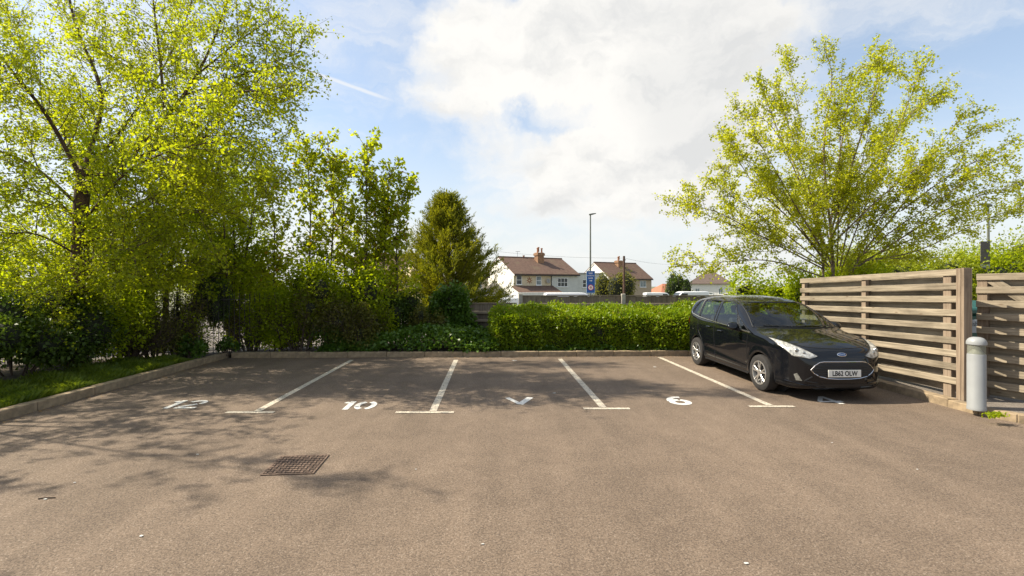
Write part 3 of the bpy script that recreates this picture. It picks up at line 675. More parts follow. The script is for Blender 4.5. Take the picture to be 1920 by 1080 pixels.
def hip_house(name, label, loc, ang, L, D, eave, ridge, hip, wallm, roofm, wins=()):
    root = tag(empty(name, loc, ang), label, 'house')
    mb = MB(); mb.box(0, L, -D / 2, D / 2, -.5, eave); mb.build('wall', M[wallm], root)
    o = .45; v = [(-o, -D / 2 - o, eave), (L + o, -D / 2 - o, eave), (L + o, D / 2 + o, eave), (-o, D / 2 + o, eave), (hip, 0, ridge), (L - hip, 0, ridge)]
    v = [(a, b, c + .004) for a, b, c in v] + [(-o, -D / 2 - o, eave + .12), (L + o, -D / 2 - o, eave + .12), (L + o, D / 2 + o, eave + .12), (-o, D / 2 + o, eave + .12)]
    me = mesh('roof', v, [(3, 2, 1, 0), (0, 1, 7, 6), (1, 2, 8, 7), (2, 3, 9, 8), (3, 0, 6, 9), (6, 7, 5, 4), (7, 8, 5), (8, 9, 4, 5), (9, 6, 4)])
    link('roof', me, M[roofm], root)
    for a in wins: window(root, *a[:4], -D / 2, a[4] if len(a) > 4 else (1, 0), 'panel')
    return root
g3 = gz(105)
hC = hip_house('hip_roof_house', 'white house with dark hipped roof beyond the car roof', (px(1293, 530, 110).x, 110, g3), math.radians(-22), 8.6, 8.0, 1.42 - g3, 4.5 - g3, 3.9, 'render_white', 'tile2',
               [(1.3, -.8 - g3, .9, 1.3), (3.4, -.9 - g3, 1.5, .5), (6.0, -.8 - g3, .9, 1.3)])
hip_house('bungalow', 'bungalow with orange red tiled roof beyond the fence', (px(1226, 530, 112).x, 112, gz(112)), math.radians(12), 7.5, 7, -.9 - gz(112), 1.5 - gz(112), 2.2, 'pebble', 'tiler', [(1.0, -2.3 - gz(112), 1.4, 1.1)])
hip_house('terracotta_bungalow', 'low orange roofed building between small tree and white house', (px(1282, 530, 122).x, 122, gz(122)), math.radians(8), 6.0, 7, -.2 - gz(122), 1.6 - gz(122), 2.2, 'pebble', 'tiler')
gl = tag(empty('white_boundary_wall', (px(972, 530, 56).x, 56, gz(56)), math.radians(4)), 'low white wall along the road before the cream house', 'wall')
mb = MB(); mb.box(0, 4.4, 0, .2, -.3, px(0, 550, 56).z - gz(56)); mb.build('wall', M['render_white'], gl)
mb = MB(); mb.box(-.04, 4.44, -.04, .24, px(0, 550, 56).z - gz(56) + .001, px(0, 549, 56).z - gz(56) + .03); mb.build('coping', M['white'], gl)

# ------------------------------------------------------------------ vans beyond the fence
wheelmat = M['black']
def van(name, label, loc, rz, rack, L=4.9, Ht=1.95, body='white'):
    o = tag(empty(name, loc, rz), label, 'van')
    mb = MB(); mb.poly_prism([(-L / 2, .35), (L / 2, .35), (L / 2 + .02, .75), (L / 2 - .12, .98), (L / 2 - .75, 1.12), (L / 2 - 1.35, Ht - .12), (L / 2 - 1.7, Ht), (-L / 2 + .15, Ht), (-L / 2, Ht - .15)], 'y', -.88, .88)
    mb.build('body', M['vanwhite'], o, bevel=.06, smooth=True)
    for s in (-1, 1):
        mb = MB(); mb.poly_prism([(L / 2 - .95, 1.12), (L / 2 - 1.45, Ht - .22), (L / 2 - 2.15, Ht - .22), (L / 2 - 2.15, 1.10)], 'y', s * .882, s * .895); mb.build('side_window', M['pane'], o)
        for x in (-L / 2 + .95, L / 2 - .9):
            mb = MB(); mb.lathe([(.20, -.11), (.31, -.10), (.32, 0), (.31, .10), (.20, .11)], 18, 'y', (x, s * .80, .32)); mb.build('wheel', wheelmat, o)
    mb = MB(); mb.quadbox([(L / 2 - .79, -.74, 1.15), (L / 2 - .75, -.74, 1.15), (L / 2 - .75, .74, 1.15), (L / 2 - .79, .74, 1.15), (L / 2 - 1.30, -.68, Ht - .15), (L / 2 - 1.26, -.68, Ht - .15), (L / 2 - 1.26, .68, Ht - .15), (L / 2 - 1.30, .68, Ht - .15)]); mb.build('windscreen', M['pane'], o)
    if rack:
        for x in (-1.9, -.9, .1, .8):
            mb = MB(); mb.box(x, x + .06, -.8, .8, Ht + .14, Ht + .18); mb.box(x, x + .05, -.8, -.75, Ht, Ht + .14); mb.box(x, x + .05, .75, .8, Ht, Ht + .14); mb.build('rack_bar', M['black'], o)
        for y in (-.6, -.25):
            mb = MB(); mb.box(-2.2, 1.2, y - .03, y + .03, Ht + .185, Ht + .25); mb.build('ladder_rail', plain('aluminium', (.5, .5, .5), .4, .6), o)
    return o
M['vanwhite'] = plain('white vehicle paint', (.78, .79, .80), .3, var=.02, coat=.6)
def vz(ypx, Y, Ht): return px(0, ypx, Y).z - Ht
van('parked_van', 'white van with ladder roof rack beyond the low fence', (px(928, 530, 50).x, 50, vz(558, 50, 1.95)), math.radians(178), True)
van('parked_van', 'plain white van roof showing over fence below blue sign', (px(1072, 530, 47).x, 47, vz(548.5, 47, 1.95)), math.radians(4), False, 5.4)
van('parked_van', 'white van beyond the fence near the small round tree', (px(1288, 530, 60).x, 60, vz(546.5, 60, 1.95)), math.radians(185), False)
van('parked_van', 'pale van roof beyond the fence by the red bungalow', (px(1236, 530, 78).x, 78, vz(548.5, 78, 1.95)), math.radians(2), False)

# ------------------------------------------------------------------ black compact people carrier (body from a signed distance field)
def poly_sdf(px_, pz_, poly):
    P = np.array(poly); d = np.full(px_.shape, 1e9); s = np.ones(px_.shape)
    for i in range(len(P)):
        a, b = P[i], P[i - 1]; ex, ez = b - a; wx, wz = px_ - a[0], pz_ - a[1]
        t = np.clip((wx * ex + wz * ez) / (ex * ex + ez * ez), 0, 1)
        d = np.minimum(d, (wx - ex * t) ** 2 + (wz - ez * t) ** 2)
        c1, c2, c3 = pz_ >= a[1], pz_ < b[1], ex * wz > ez * wx
        s = np.where((c1 & c2 & c3) | (~c1 & ~c2 & ~c3), -s, s)
    return s * np.sqrt(d)
def smax(a, b, k):
    h = np.maximum(k - np.abs(a - b), 0) / k; return np.maximum(a, b) + h * h * k * .25
def ch(pts, n=5):                          # round a profile with Catmull-Rom
    P = [np.array(p, float) for p in pts]; out = []; m_ = len(P)
    for i in range(m_):
        a, b, c, d = P[i - 1], P[i], P[(i + 1) % m_], P[(i + 2) % m_]
        for k in range(n):
            t = k / n; out.append(.5 * (2 * b + (c - a) * t + (2 * a - 5 * b + 4 * c - d) * t * t + (3 * b - a - 3 * c + d) * t ** 3))
    return out
SIDE = ch([(1.80, .185), (1.98, .20), (2.035, .30), (2.04, .48), (2.03, .62), (1.985, .74), (1.90, .83), (1.70, .925), (1.45, .995), (1.25, 1.035), (1.08, 1.085), (.72, 1.275), (.35, 1.44), (.05, 1.53),
           (-.30, 1.585), (-.70, 1.60), (-1.15, 1.585), (-1.50, 1.545), (-1.74, 1.49), (-1.84, 1.36), (-1.92, 1.15), (-1.985, .98), (-2.02, .80), (-2.04, .60), (-2.03, .42), (-1.94, .26), (-1.75, .20), (-1.2, .185), (0, .185), (1.2, .185)], 3)
PLAN = ch([(2.06, 0), (2.055, .25), (2.01, .48), (1.90, .66), (1.72, .785), (1.45, .845), (1.1, .865), (.4, .872), (-.6, .872), (-1.3, .865), (-1.7, .82), (-1.92, .72), (-2.02, .52), (-2.045, .25), (-2.05, 0), (-2.045, -.25), (-2.02, -.52), (-1.92, -.72), (-1.7, -.82), (-1.3, -.865),
           (-.6, -.872), (.4, -.872), (1.1, -.865), (1.45, -.845), (1.72, -.785), (1.90, -.66), (2.01, -.48), (2.055, -.25)], 2)
AX = (1.20, -1.29)
def table(poly, x0, x1, z0, z1, st=.01):
    X, Z = np.meshgrid(np.arange(x0, x1, st), np.arange(z0, z1, st), indexing='ij'); return poly_sdf(X, Z, poly), x0, z0, st
def look(tb, x, z):
    Tt, x0, z0, st = tb; fx = np.clip((x - x0) / st, 0, Tt.shape[0] - 1.001); fz = np.clip((z - z0) / st, 0, Tt.shape[1] - 1.001)
    i, j = fx.astype(int), fz.astype(int); a, b = fx - i, fz - j
    return (Tt[i, j] * (1 - a) + Tt[i + 1, j] * a) * (1 - b) + (Tt[i, j + 1] * (1 - a) + Tt[i + 1, j + 1] * a) * b
T_SIDE = table(SIDE, -2.4, 2.45, -.05, 2.0); T_PLAN = table(PLAN, -2.4, 2.4, -1.1, 1.1)
def hw(z, x):
    w_ = np.interp(z, [.15, .22, .34, .48, .62, .76, .86, .94, 1.02, 1.10, 1.30, 1.45, 1.55, 1.62], [.795, .815, .838, .846, .858, .874, .876, .868, .846, .818, .738, .668, .60, .52])
    for ax in AX:
        r = np.hypot(x - ax, z - .31); w_ = w_ + .022 * np.exp(-((r - .365) / .055) ** 2)
    w_ = w_ - .014 * np.exp(-((z - (.43 - .06 * x)) / .05) ** 2) * (np.abs(x + .05) < .85)       # undercut above the sill
    w_ = w_ + .008 * np.exp(-((z - (.845 - .035 * x)) / .02) ** 2)                               # shoulder crease
    return w_
def car_sdf(x, y, z, arches=True):
    ay = np.abs(y); xs = x + .17 * (ay / .87) ** 2.2 * np.clip((x - .0) / 1.2, 0, 1) * np.clip((z - .55) / .4, 0, 1)
    xs = xs - .07 * (ay / .87) ** 2.2 * np.clip((-x - 1.0) / .8, 0, 1)
    zs = z + .045 * (ay / .6) ** 2 * np.clip((z - .8) / .3, 0, 1)
    d = smax(look(T_SIDE, xs, zs), (ay - hw(z, x)) * .93, .10)
    d = smax(d, look(T_PLAN, x, y), .08)
    if arches:
        for ax in AX:
            c = np.maximum(np.hypot(x - ax, z - .315) - .345, .52 - ay); d = smax(d, -c, .015)
    return d
def surface_nets(Fv, o, h):
    S = Fv < 0; nx, ny, nz = Fv.shape
    acc = np.zeros((nx - 1, ny - 1, nz - 1, 3)); cnt = np.zeros((nx - 1, ny - 1, nz - 1))
    cr = [(a, b, c) for a in (0, 1) for b in (0, 1) for c in (0, 1)]
    sl = lambda c: Fv[c[0]:nx - 1 + c[0], c[1]:ny - 1 + c[1], c[2]:nz - 1 + c[2]]
    for a in cr:
        for k in range(3):
            if a[k]: continue
            b = list(a); b[k] = 1; fa, fb_ = sl(a), sl(b); m_ = (fa < 0) != (fb_ < 0); t_ = np.where(m_, fa / np.where(m_, fa - fb_, 1), 0)
            for q in range(3): acc[..., q] += np.where(m_, a[q] + (t_ if q == k else 0), 0)
            cnt += m_
    act = cnt > 0; idx = np.full(act.shape, -1); idx[act] = np.arange(act.sum())
    V = (np.argwhere(act) + acc[act] / cnt[act][:, None]) * h + o; Q = []
    for k in range(3):
        e = [slice(None)] * 3; e2 = [slice(None)] * 3; e[k] = slice(0, -1); e2[k] = slice(1, None)
        A, B = S[tuple(e)], S[tuple(e2)]; I = np.argwhere(A != B); u, v = (k + 1) % 3, (k + 2) % 3
        ok = (I[:, u] > 0) & (I[:, v] > 0) & (I[:, u] < act.shape[u]) & (I[:, v] < act.shape[v]); I = I[ok]; fl = A[tuple(I.T)]
        c = []
        for du, dv_ in ((1, 1), (0, 1), (0, 0), (1, 0)):
            J = I.copy(); J[:, u] -= du; J[:, v] -= dv_; c.append(idx[tuple(J.T)])
        q = np.stack(c, 1); q[~fl] = q[~fl][:, ::-1]; Q.append(q)
    return V, np.concatenate(Q)
h_ = .022; o_ = np.array([-2.11, -.946, .14])
gx, gy, gz_ = np.meshgrid(o_[0] + h_ * np.arange(193), o_[1] + h_ * np.arange(87), o_[2] + h_ * np.arange(69), indexing='ij')
V, Q = surface_nets(car_sdf(gx, gy, gz_), o_, h_)
def grad(P, arches=True):
    e = .004; G = np.stack([car_sdf(P[:, 0] + e * (k == 0), P[:, 1] + e * (k == 1), P[:, 2] + e * (k == 2), arches) - car_sdf(P[:, 0] - e * (k == 0), P[:, 1] - e * (k == 1), P[:, 2] - e * (k == 2), arches) for k in range(3)], 1) / (2 * e)
    return G
for _ in range(3):
    G = grad(V); f_ = car_sdf(*V.T); V = V - G * (f_ / np.maximum((G * G).sum(1), .2))[:, None] * .8
CC = Vector((4.77, 9.0, 0)); car = tag(empty('parked_car', CC, math.radians(-90 + 1.9)), 'black five door people carrier parked facing out beside slatted screen', 'car')
car.scale = (.985, .935, .94)
M['carpaint'] = plain('black car paint', (.0040, .0048, .0068), .06, var=.05, spec=.5)
M['chrome'] = plain('chrome', (.75, .75, .76), .12, 1.0, var=.02)
M['silver'] = plain('alloy silver', (.62, .61, .59), .28, .85, var=.03)
M['lamp'] = plain('headlamp reflector', (.50, .49, .45), .16, .35, var=.55, scale=22, bump=.6)
M['fog'] = plain('fog lamp', (.22, .22, .20), .15, .3, var=.3, scale=20)
M['lampdark'] = plain('headlamp inner', (.35, .35, .34), .15, .8, var=.3, scale=20)
M['tail'] = plain('tail lamp red', (.45, .012, .010), .12, var=.1)
M['tyre'] = plain('tyre rubber', (.022, .020, .019), .85, var=.2, scale=20, bump=.3)
M['trim'] = plain('satin black trim', (.010, .010, .011), .45)
M['plastic'] = plain('dark cabin', (.020, .020, .022), .7)
M['platew'] = plain('number plate', (.70, .69, .64), .45, var=.03)
M['carglass'] = glass('car glass', (.62, .70, .68), .015, 1.62)
def inpoly(x, z, poly):
    c = np.zeros(x.shape, bool); n_ = len(poly)
    for i in range(n_):
        (x0, z0), (x1, z1) = poly[i - 1], poly[i]
        with np.errstate(divide='ignore', invalid='ignore'): c ^= ((z0 > z) != (z1 > z)) & (x < (x1 - x0) * (z - z0) / (z1 - z0 + 1e-12) + x0)
    return c
W_FRONT = [(.47, 1.005), (-.40, 1.055), (-.40, 1.475), (-.15, 1.485), (.10, 1.43), (.32, 1.27)]
W_QUART = [(.86, .985), (.535, 1.0), (.40, 1.225)]
W_REAR = [(-.50, 1.06), (-1.18, 1.105), (-1.18, 1.485), (-.50, 1.48)]
W_TAIL = [(-1.25, 1.11), (-1.58, 1.165), (-1.50, 1.34), (-1.40, 1.45), (-1.25, 1.48)]
WIND_YZ = [(-.775, 1.065), (.775, 1.065), (.60, 1.475), (-.60, 1.475)]
RW_YZ = [(-.60, 1.09), (.60, 1.09), (.52, 1.42), (-.52, 1.42)]
cen = V[Q].mean(1); N_ = grad(cen, True); rem = np.zeros(len(Q), bool)
shr = lambda p, k: [((a - sum(q[0] for q in p) / len(p)) * k + sum(q[0] for q in p) / len(p), (b - sum(q[1] for q in p) / len(p)) * k + sum(q[1] for q in p) / len(p)) for a, b in p]
for poly in (W_FRONT, W_QUART, W_REAR, W_TAIL): rem |= inpoly(cen[:, 0], cen[:, 2], shr(poly, .95)) & (np.abs(N_[:, 1]) > .45)
rem |= inpoly(cen[:, 1], cen[:, 2], shr(WIND_YZ, .97)) & (cen[:, 0] > .0) & (N_[:, 0] > .2)
rem |= inpoly(cen[:, 1], cen[:, 2], shr(RW_YZ, .95)) & (cen[:, 0] < -1.2) & (N_[:, 0] < -.3)
rem |= cen[:, 2] < .19
body = link('body', np_mesh('body', V, Q[~rem], True), M['carpaint'], car)
def project(P, axis, sgn, off):            # drop points onto the bodywork along an axis, then push out
    P = np.array(P, float); k = {'x': 0, 'y': 1}[axis]; lim = 2.2 if k == 0 else 1.0
    if k == 0 and sgn < 0: lim = 2.2
    ts = np.linspace(lim * sgn, 0 if k else (-.3 if sgn > 0 else .3), 110); lo = np.full(len(P), np.nan); prev = None
    done = np.zeros(len(P), bool)
    for a in ts:
        Pq = P.copy(); Pq[:, k] = a; f_ = car_sdf(*Pq.T, arches=False)
        if prev is not None:
            hit = (~done) & (f_ <= 0); lo[hit] = a + (prev_a - a) * (-f_[hit]) / (prev[hit] - f_[hit] + 1e-9); done |= hit
        prev, prev_a = f_, a
    P[:, k] = np.where(done, lo, 0); G = grad(P, False); G /= np.linalg.norm(G, axis=1)[:, None] + 1e-9
    return P + G * off
def patch_grid(poly, na, nb):              # fill a polygon that is monotone in its second coordinate
    b0, b1 = min(q[1] for q in poly), max(q[1] for q in poly); out = []
    for j in range(nb + 1):
        b = b0 + (b1 - b0) * min(max(j / nb, .0005), .9995); xs = []
        for i in range(len(poly)):
            (x0, z0), (x1, z1) = poly[i - 1], poly[i]
            if (z0 - b) * (z1 - b) <= 0 and z0 != z1: xs.append(x0 + (x1 - x0) * (b - z0) / (z1 - z0))
        l, r = min(xs), max(xs); out += [(l + (r - l) * i / na, b) for i in range(na + 1)]
    return np.array(out)
def patch(name, mat, parent, poly, axis, sgn, off, na=14, nb=8):
    g = patch_grid(poly, na, nb); z = np.zeros(len(g))
    P = np.stack([g[:, 0], z, g[:, 1]], 1) if axis == 'y' else np.stack([z, g[:, 0], g[:, 1]], 1)
    P = project(P, axis, sgn, off); i = np.arange(nb)[:, None] * (na + 1) + np.arange(na)[None]
    q = np.stack([i, i + 1, i + na + 2, i + na + 1], -1).reshape(-1, 4)
    return link(name, np_mesh(name, P, q, True), mat, parent)
def line(name, mat, parent, pts, axis, sgn, off, r, closed=False, n=10, sides=5):
    if closed: pts = pts + [pts[0]]
    D = []
    for a, b in zip(pts[:-1], pts[1:]): D += [(a[0] + (b[0] - a[0]) * i / n, a[1] + (b[1] - a[1]) * i / n) for i in range(n)]
    D.append(pts[-1]); D = np.array(D); z = np.zeros(len(D))
    P = np.stack([D[:, 0], z, D[:, 1]], 1) if axis == 'y' else np.stack([z, D[:, 0], D[:, 1]], 1)
    mb = MB(); mb.tube([tuple(p) for p in project(P, axis, sgn, off)], r, sides); return mb.build(name, mat, parent, smooth=True)
for s_ in (-1, 1):
    for poly in (W_FRONT, W_QUART, W_REAR, W_TAIL):
        wn_ = patch('side_window', M['carglass'], car, poly, 'y', s_, .002)
        line('seal', M['trim'], wn_, poly, 'y', s_, .002, .009, True)
    bl = [(.90, .970), (.50, .990), (-.40, 1.040), (-1.18, 1.090), (-1.60, 1.150), (-1.635, 1.185)]
    line('chrome_strip', M['chrome'], car, bl, 'y', s_, .008, .011)
    line('chrome_strip', M['chrome'], car, [(-1.635, 1.185), (-1.56, 1.33), (-1.44, 1.47)], 'y', s_, .005, .0045)
    for seam in ([(-.45, 1.03), (-.45, .55), (-.44, .30)], [(.84, .93), (.80, .70), (.78, .45), (.74, .30)], [(-1.22, 1.08), (-1.20, .80), (-1.03, .62), (-.92, .45), (-.90, .30)], [(.74, .30), (-.90, .30)]):
        line('door_seam', M['trim'], car, seam, 'y', s_, .0005, .005, n=6)
    for x, z in ((-.16, .885), (-.66, .925)):
        hp_ = project(np.array([(x - .09, 0, z), (x, 0, z + .006), (x + .09, 0, z + .004)]), 'y', s_, .022)
        mb = MB(); mb.tube([tuple(p) for p in hp_], [.010, .014, .010], 8); mb.build('door_handle', M['carpaint'], car, smooth=True)
    line('sill_trim', M['trim'], car, [(.80, .225), (-.90, .225)], 'y', s_, .002, .016)
    ms = project(np.array([(.58, 0, .985)]), 'y', s_, 0)[0]
    bm = bmesh.new(); bmesh.ops.create_uvsphere(bm, u_segments=16, v_segments=12, radius=1)
    for v in bm.verts:
        c = v.co; v.co = Vector((c.x * .075 - .03 * c.z, c.y * .115, c.z * .085 * (1.0 if c.z > 0 else .8)))
        if v.co.x < -.035: v.co.x = -.035
    me = bpy.data.meshes.new('mirror'); bm.to_mesh(me); bm.free(); me.polygons.foreach_set('use_smooth', [True] * len(me.polygons)); me.set_sharp_from_angle(angle=math.radians(45))
    mi = link('wing_mirror', me, M['carpaint'], car, (ms[0] - .02, ms[1] + s_ * .135, 1.045))
    mb = MB(); mb.tube([(0, -s_ * .16, -.075), (0, -s_ * .05, -.05)], [.035, .03], 8); mb.build('mirror_arm', M['trim'], mi)
    mb = MB(); mb.box(-.0385, -.0365, -.085, .085, -.045, .055); mb.build('mirror_glass', M['chrome'], mi, bevel=.001)
ws = patch('windscreen', M['carglass'], car, WIND_YZ, 'x', 1, .002, 20, 14)
line('seal', M['trim'], ws, WIND_YZ, 'x', 1, .002, .010, True)
rw = patch('rear_window', M['carglass'], car, RW_YZ, 'x', -1, .002)
for y0, y1 in ((-.62, .02), (-.02, .58)):
    line('wiper', M['trim'], car, [(y0, 1.09), (y1, 1.082)], 'x', 1, .014, .008)
line('bonnet_seam', M['trim'], car, [(-.64, .88), (-.45, .835), (0, .815), (.45, .835), (.64, .88)], 'x', 1, .0005, .006)
for s_ in (-1, 1):
    HL = [(s_ * .37, .712), (s_ * .50, .672), (s_ * .70, .70), (s_ * .80, .85), (s_ * .80, .945), (s_ * .68, .895), (s_ * .52, .800)]
    hl = patch('headlight', M['lamp'], car, HL, 'x', 1, .004, 16, 12)
    line('lamp_rim', M['trim'], hl, HL, 'x', 1, .003, .006, True)
    for yy, zz, rr in ((s_ * .64, .785, .035), (s_ * .56, .755, .022)):
        q = project(np.array([(0, yy, zz)]), 'x', 1, .006)[0]; mb = MB(); mb.lathe([(rr, -.004), (rr * .9, .004), (rr * .4, .008), (.002, .009)], 14, 'x', tuple(q)); mb.build('lamp_unit', M['lampdark'], hl, smooth=True)
    FG = [(s_ * .60, .325), (s_ * .665, .325), (s_ * .69, .43), (s_ * .655, .44)]
    patch('fog_light', M['fog'], car, FG, 'x', 1, .006, 5, 5)
    line('fog_trim', M['trim'], car, [(s_ * .40, .30), (s_ * .58, .325), (s_ * .48, .40)], 'x', 1, .004, .010)
    line('bumper_crease', M['carpaint'], car, [(s_ * .28, .235), (s_ * .60, .262), (s_ * .76, .30)], 'x', 1, .004, .012)
    TL = [(s_ * .66, .86), (s_ * .80, .90), (s_ * .78, 1.13), (s_ * .70, 1.15), (s_ * .67, 1.0)]
    patch('tail_light', M['tail'], car, TL, 'x', -1, .005, 6, 8)
    patch('tail_light', M['tail'], car, [(-1.80, .93), (-1.94, .93), (-1.90, 1.13), (-1.80, 1.10)], 'y', s_, .005, 6, 8)
GR = [(-.50, .505), (-.46, .455), (-.38, .405), (-.25, .375), (-.10, .366), (.10, .366), (.25, .375), (.38, .405), (.46, .455), (.50, .505), (.44, .575), (.37, .620), (.30, .630), (-.30, .630), (-.37, .620), (-.44, .575)]
gr = patch('grille', M['trim'], car, GR, 'x', 1, .004, 22, 10)
line('grille_surround', M['chrome'], gr, GR, 'x', 1, .008, .0065, True, n=8, sides=6)
for z in (.415, .45, .49, .53, .57, .605):
    wx = np.interp(z, [.39, .50, .635], [.37, .49, .36]); line('grille_slat', M['plastic'], gr, [(-wx, z), (wx, z)], 'x', 1, .010, .008, n=14)
patch('lower_intake', M['trim'], car, [(-.50, .225), (.50, .225), (.54, .285), (-.54, .285)], 'x', 1, .004, 20, 4)
xf = float(project(np.array([(0, 0, .46)]), 'x', 1, 0)[0][0])
npl = empty('number_plate', (xf + .022, 0, .455)); npl.parent = car
mb = MB(); mb.box(-.006, .006, -.26, .26, -.056, .056); pl = mb.build('plate', M['platew'], npl, bevel=.002)
text_part('characters', 'LB62 OLW', .104, M['black'], pl, (.0075, 0, -.002), (math.radians(90), 0, math.radians(90)), .0028, sx=.82)
bd = project(np.array([(0, 0, .735)]), 'x', 1, .004)[0]; bg_ = grad(np.array([bd]), False)[0]
be = empty('badge', tuple(bd)); be.parent = car; be.rotation_euler = (0, -math.atan2(bg_[2], bg_[0]), 0)
mb = MB(); mb.lathe([(.05, 0), (.05, .006), (.046, .009)], 24, 'x'); o = mb.build('rim', M['chrome'], be, smooth=True); o.scale = (1, 1.55, .62 * 1.05)
mb = MB(); mb.lathe([(.043, .0085), (.043, .0105)], 24, 'x'); o = mb.build('oval', plain('badge blue', (.02, .045, .13), .25), be); o.scale = (1, 1.55, .60)
text_part('script', 'Ford', .042, M['chrome'], be, (.0115, 0, 0), (math.radians(90), 0, math.radians(90)), .0004)
# wheels
def wheel(x, y, s_):
    w_ = empty('wheel', (x, y, .31)); w_.parent = car
    mb = MB(); mb.lathe([(.205, -.088), (.27, -.098), (.300, -.085), (.310, -.05), (.311, 0), (.310, .05), (.300, .085), (.27, .098), (.205, .088)], 40, 'y', cap=False); mb.build('tyre', M['tyre'], w_, smooth=True)
    rim = MB(); e = s_ * .090
    rim.lathe([(.206, e), (.204, e + s_ * .006), (.188, e + s_ * .004), (.180, e - s_ * .03), (.178, -e)], 40, 'y', cap=False); 
    r = rim.build('rim', M['silver'], w_, smooth=True)
    bk = MB(); bk.lathe([(.186, e - s_ * .040), (.186, e - s_ * .045)], 30, 'y'); bk.build('backing_disc', M['trim'], w_)  # plain dark backing disc that blacks out the gaps between spokes
    sp = MB()
    for k in range(5):
        for dlt in (-.19, .19):
            a = 2 * math.pi * k / 5 + .3; i0 = (.04 * math.cos(a), .04 * math.sin(a)); a2 = a + dlt; o1 = (.19 * math.cos(a2), .19 * math.sin(a2)); tx_, tz_ = -math.sin(a2), math.cos(a2)
            ya, yb = e - s_ * .022, e + s_ * .001
            sp.quadbox([(i0[0] - tx_ * .016, ya, i0[1] - tz_ * .016), (o1[0] - tx_ * .013, ya, o1[1] - tz_ * .013), (o1[0] + tx_ * .013, ya, o1[1] + tz_ * .013), (i0[0] + tx_ * .016, ya, i0[1] + tz_ * .016),
                        (i0[0] - tx_ * .016, yb - s_ * .006, i0[1] - tz_ * .016), (o1[0] - tx_ * .013, yb, o1[1] - tz_ * .013), (o1[0] + tx_ * .013, yb, o1[1] + tz_ * .013), (i0[0] + tx_ * .016, yb - s_ * .006, i0[1] + tz_ * .016)])
    sp.lathe([(.055, e - s_ * .02), (.055, e - s_ * .002), (.03, e + s_ * .003)], 16, 'y'); sp.build('spokes', M['silver'], w_, bevel=.003)
for ax in AX:
    for s_ in (-1, 1):
        wheel(ax, s_ * .765, s_)
        mb = MB(); mb.lathe([(.35, -.01), (.35, .01)], 28, 'y', (ax, s_ * .515, .33)); mb.build('wheel_well', M['plastic'], car)
mb = MB(); mb.box(-1.85, 1.85, -.66, .66, .19, .24); mb.build('underbody', M['plastic'], car)
# cabin
mb = MB(); mb.poly_prism([(.55, .60), (.98, .60), (1.02, 1.03), (.86, 1.06), (.62, .98)], 'y', -.72, .72); mb.build('dashboard', M['plastic'], car, bevel=.03)
mb = MB(); mb.box(-1.7, .95, -.74, .74, .30, .36); mb.build('floor_pan', M['plastic'], car)
for x, y in ((-.02, -.36), (-.02, .36), (-.88, -.40), (-.88, .40), (-.88, 0)):
    se = empty('seat', (x, y, .35)); se.parent = car; wd = .25 if x > -.5 else .19
    mb = MB(); mb.box(-.22, .27, -wd, wd, .05, .24); mb.build('cushion', M['plastic'], se, bevel=.05)
    mb = MB(); mb.poly_prism([(-.22, .20), (-.08, .22), (-.22, .80), (-.34, .79)], 'y', -wd, wd); mb.build('backrest', M['plastic'], se, bevel=.04)
    mb = MB(); mb.poly_prism([(-.27, .83), (-.20, .84), (-.23, 1.01), (-.32, 1.0)], 'y', -.12, .12); mb.build('headrest', M['plastic'], se, bevel=.03)
bm = bmesh.new()
mb = MB(); mb.tube([(0, .18 * math.cos(a), .18 * math.sin(a)) for a in np.linspace(0, 2 * math.pi, 25)], .015, 6); sw = mb.build('steering_wheel', M['trim'], car); sw.location = (.50, -.36, .98); sw.rotation_euler = (0, math.radians(-25), 0); bm.free()

# ------------------------------------------------------------------ vegetation
def leaves_mesh(name, P, size, rng, up=0.5, aspect=.62, out=None, outw=0.0, fold=.18, szvar=.35):
    n = len(P)
    ax = rng.normal(size=(n, 3)); ax[:, 2] -= .25
    if out is not None: ax = ax * (1 - outw) + out * outw * 2
    ax /= np.linalg.norm(ax, axis=1)[:, None] + 1e-9
    nr = rng.normal(size=(n, 3)); nr[:, 2] = np.abs(nr[:, 2]) + up
    sd_ = np.cross(ax, nr); sd_ /= np.linalg.norm(sd_, axis=1)[:, None] + 1e-9
    nn = np.cross(sd_, ax)
    L = (size * (1 + szvar * rng.uniform(-1, 1, n)))[:, None]; W = L * aspect / 2
    V = np.empty((n, 4, 3), np.float32)
    V[:, 0] = P; V[:, 1] = P + ax * L * .45 + sd_ * W + nn * L * fold; V[:, 2] = P + ax * L; V[:, 3] = P + ax * L * .45 - sd_ * W + nn * L * fold
    return np_mesh(name, V.reshape(-1, 3), np.arange(n * 4).reshape(n, 4))
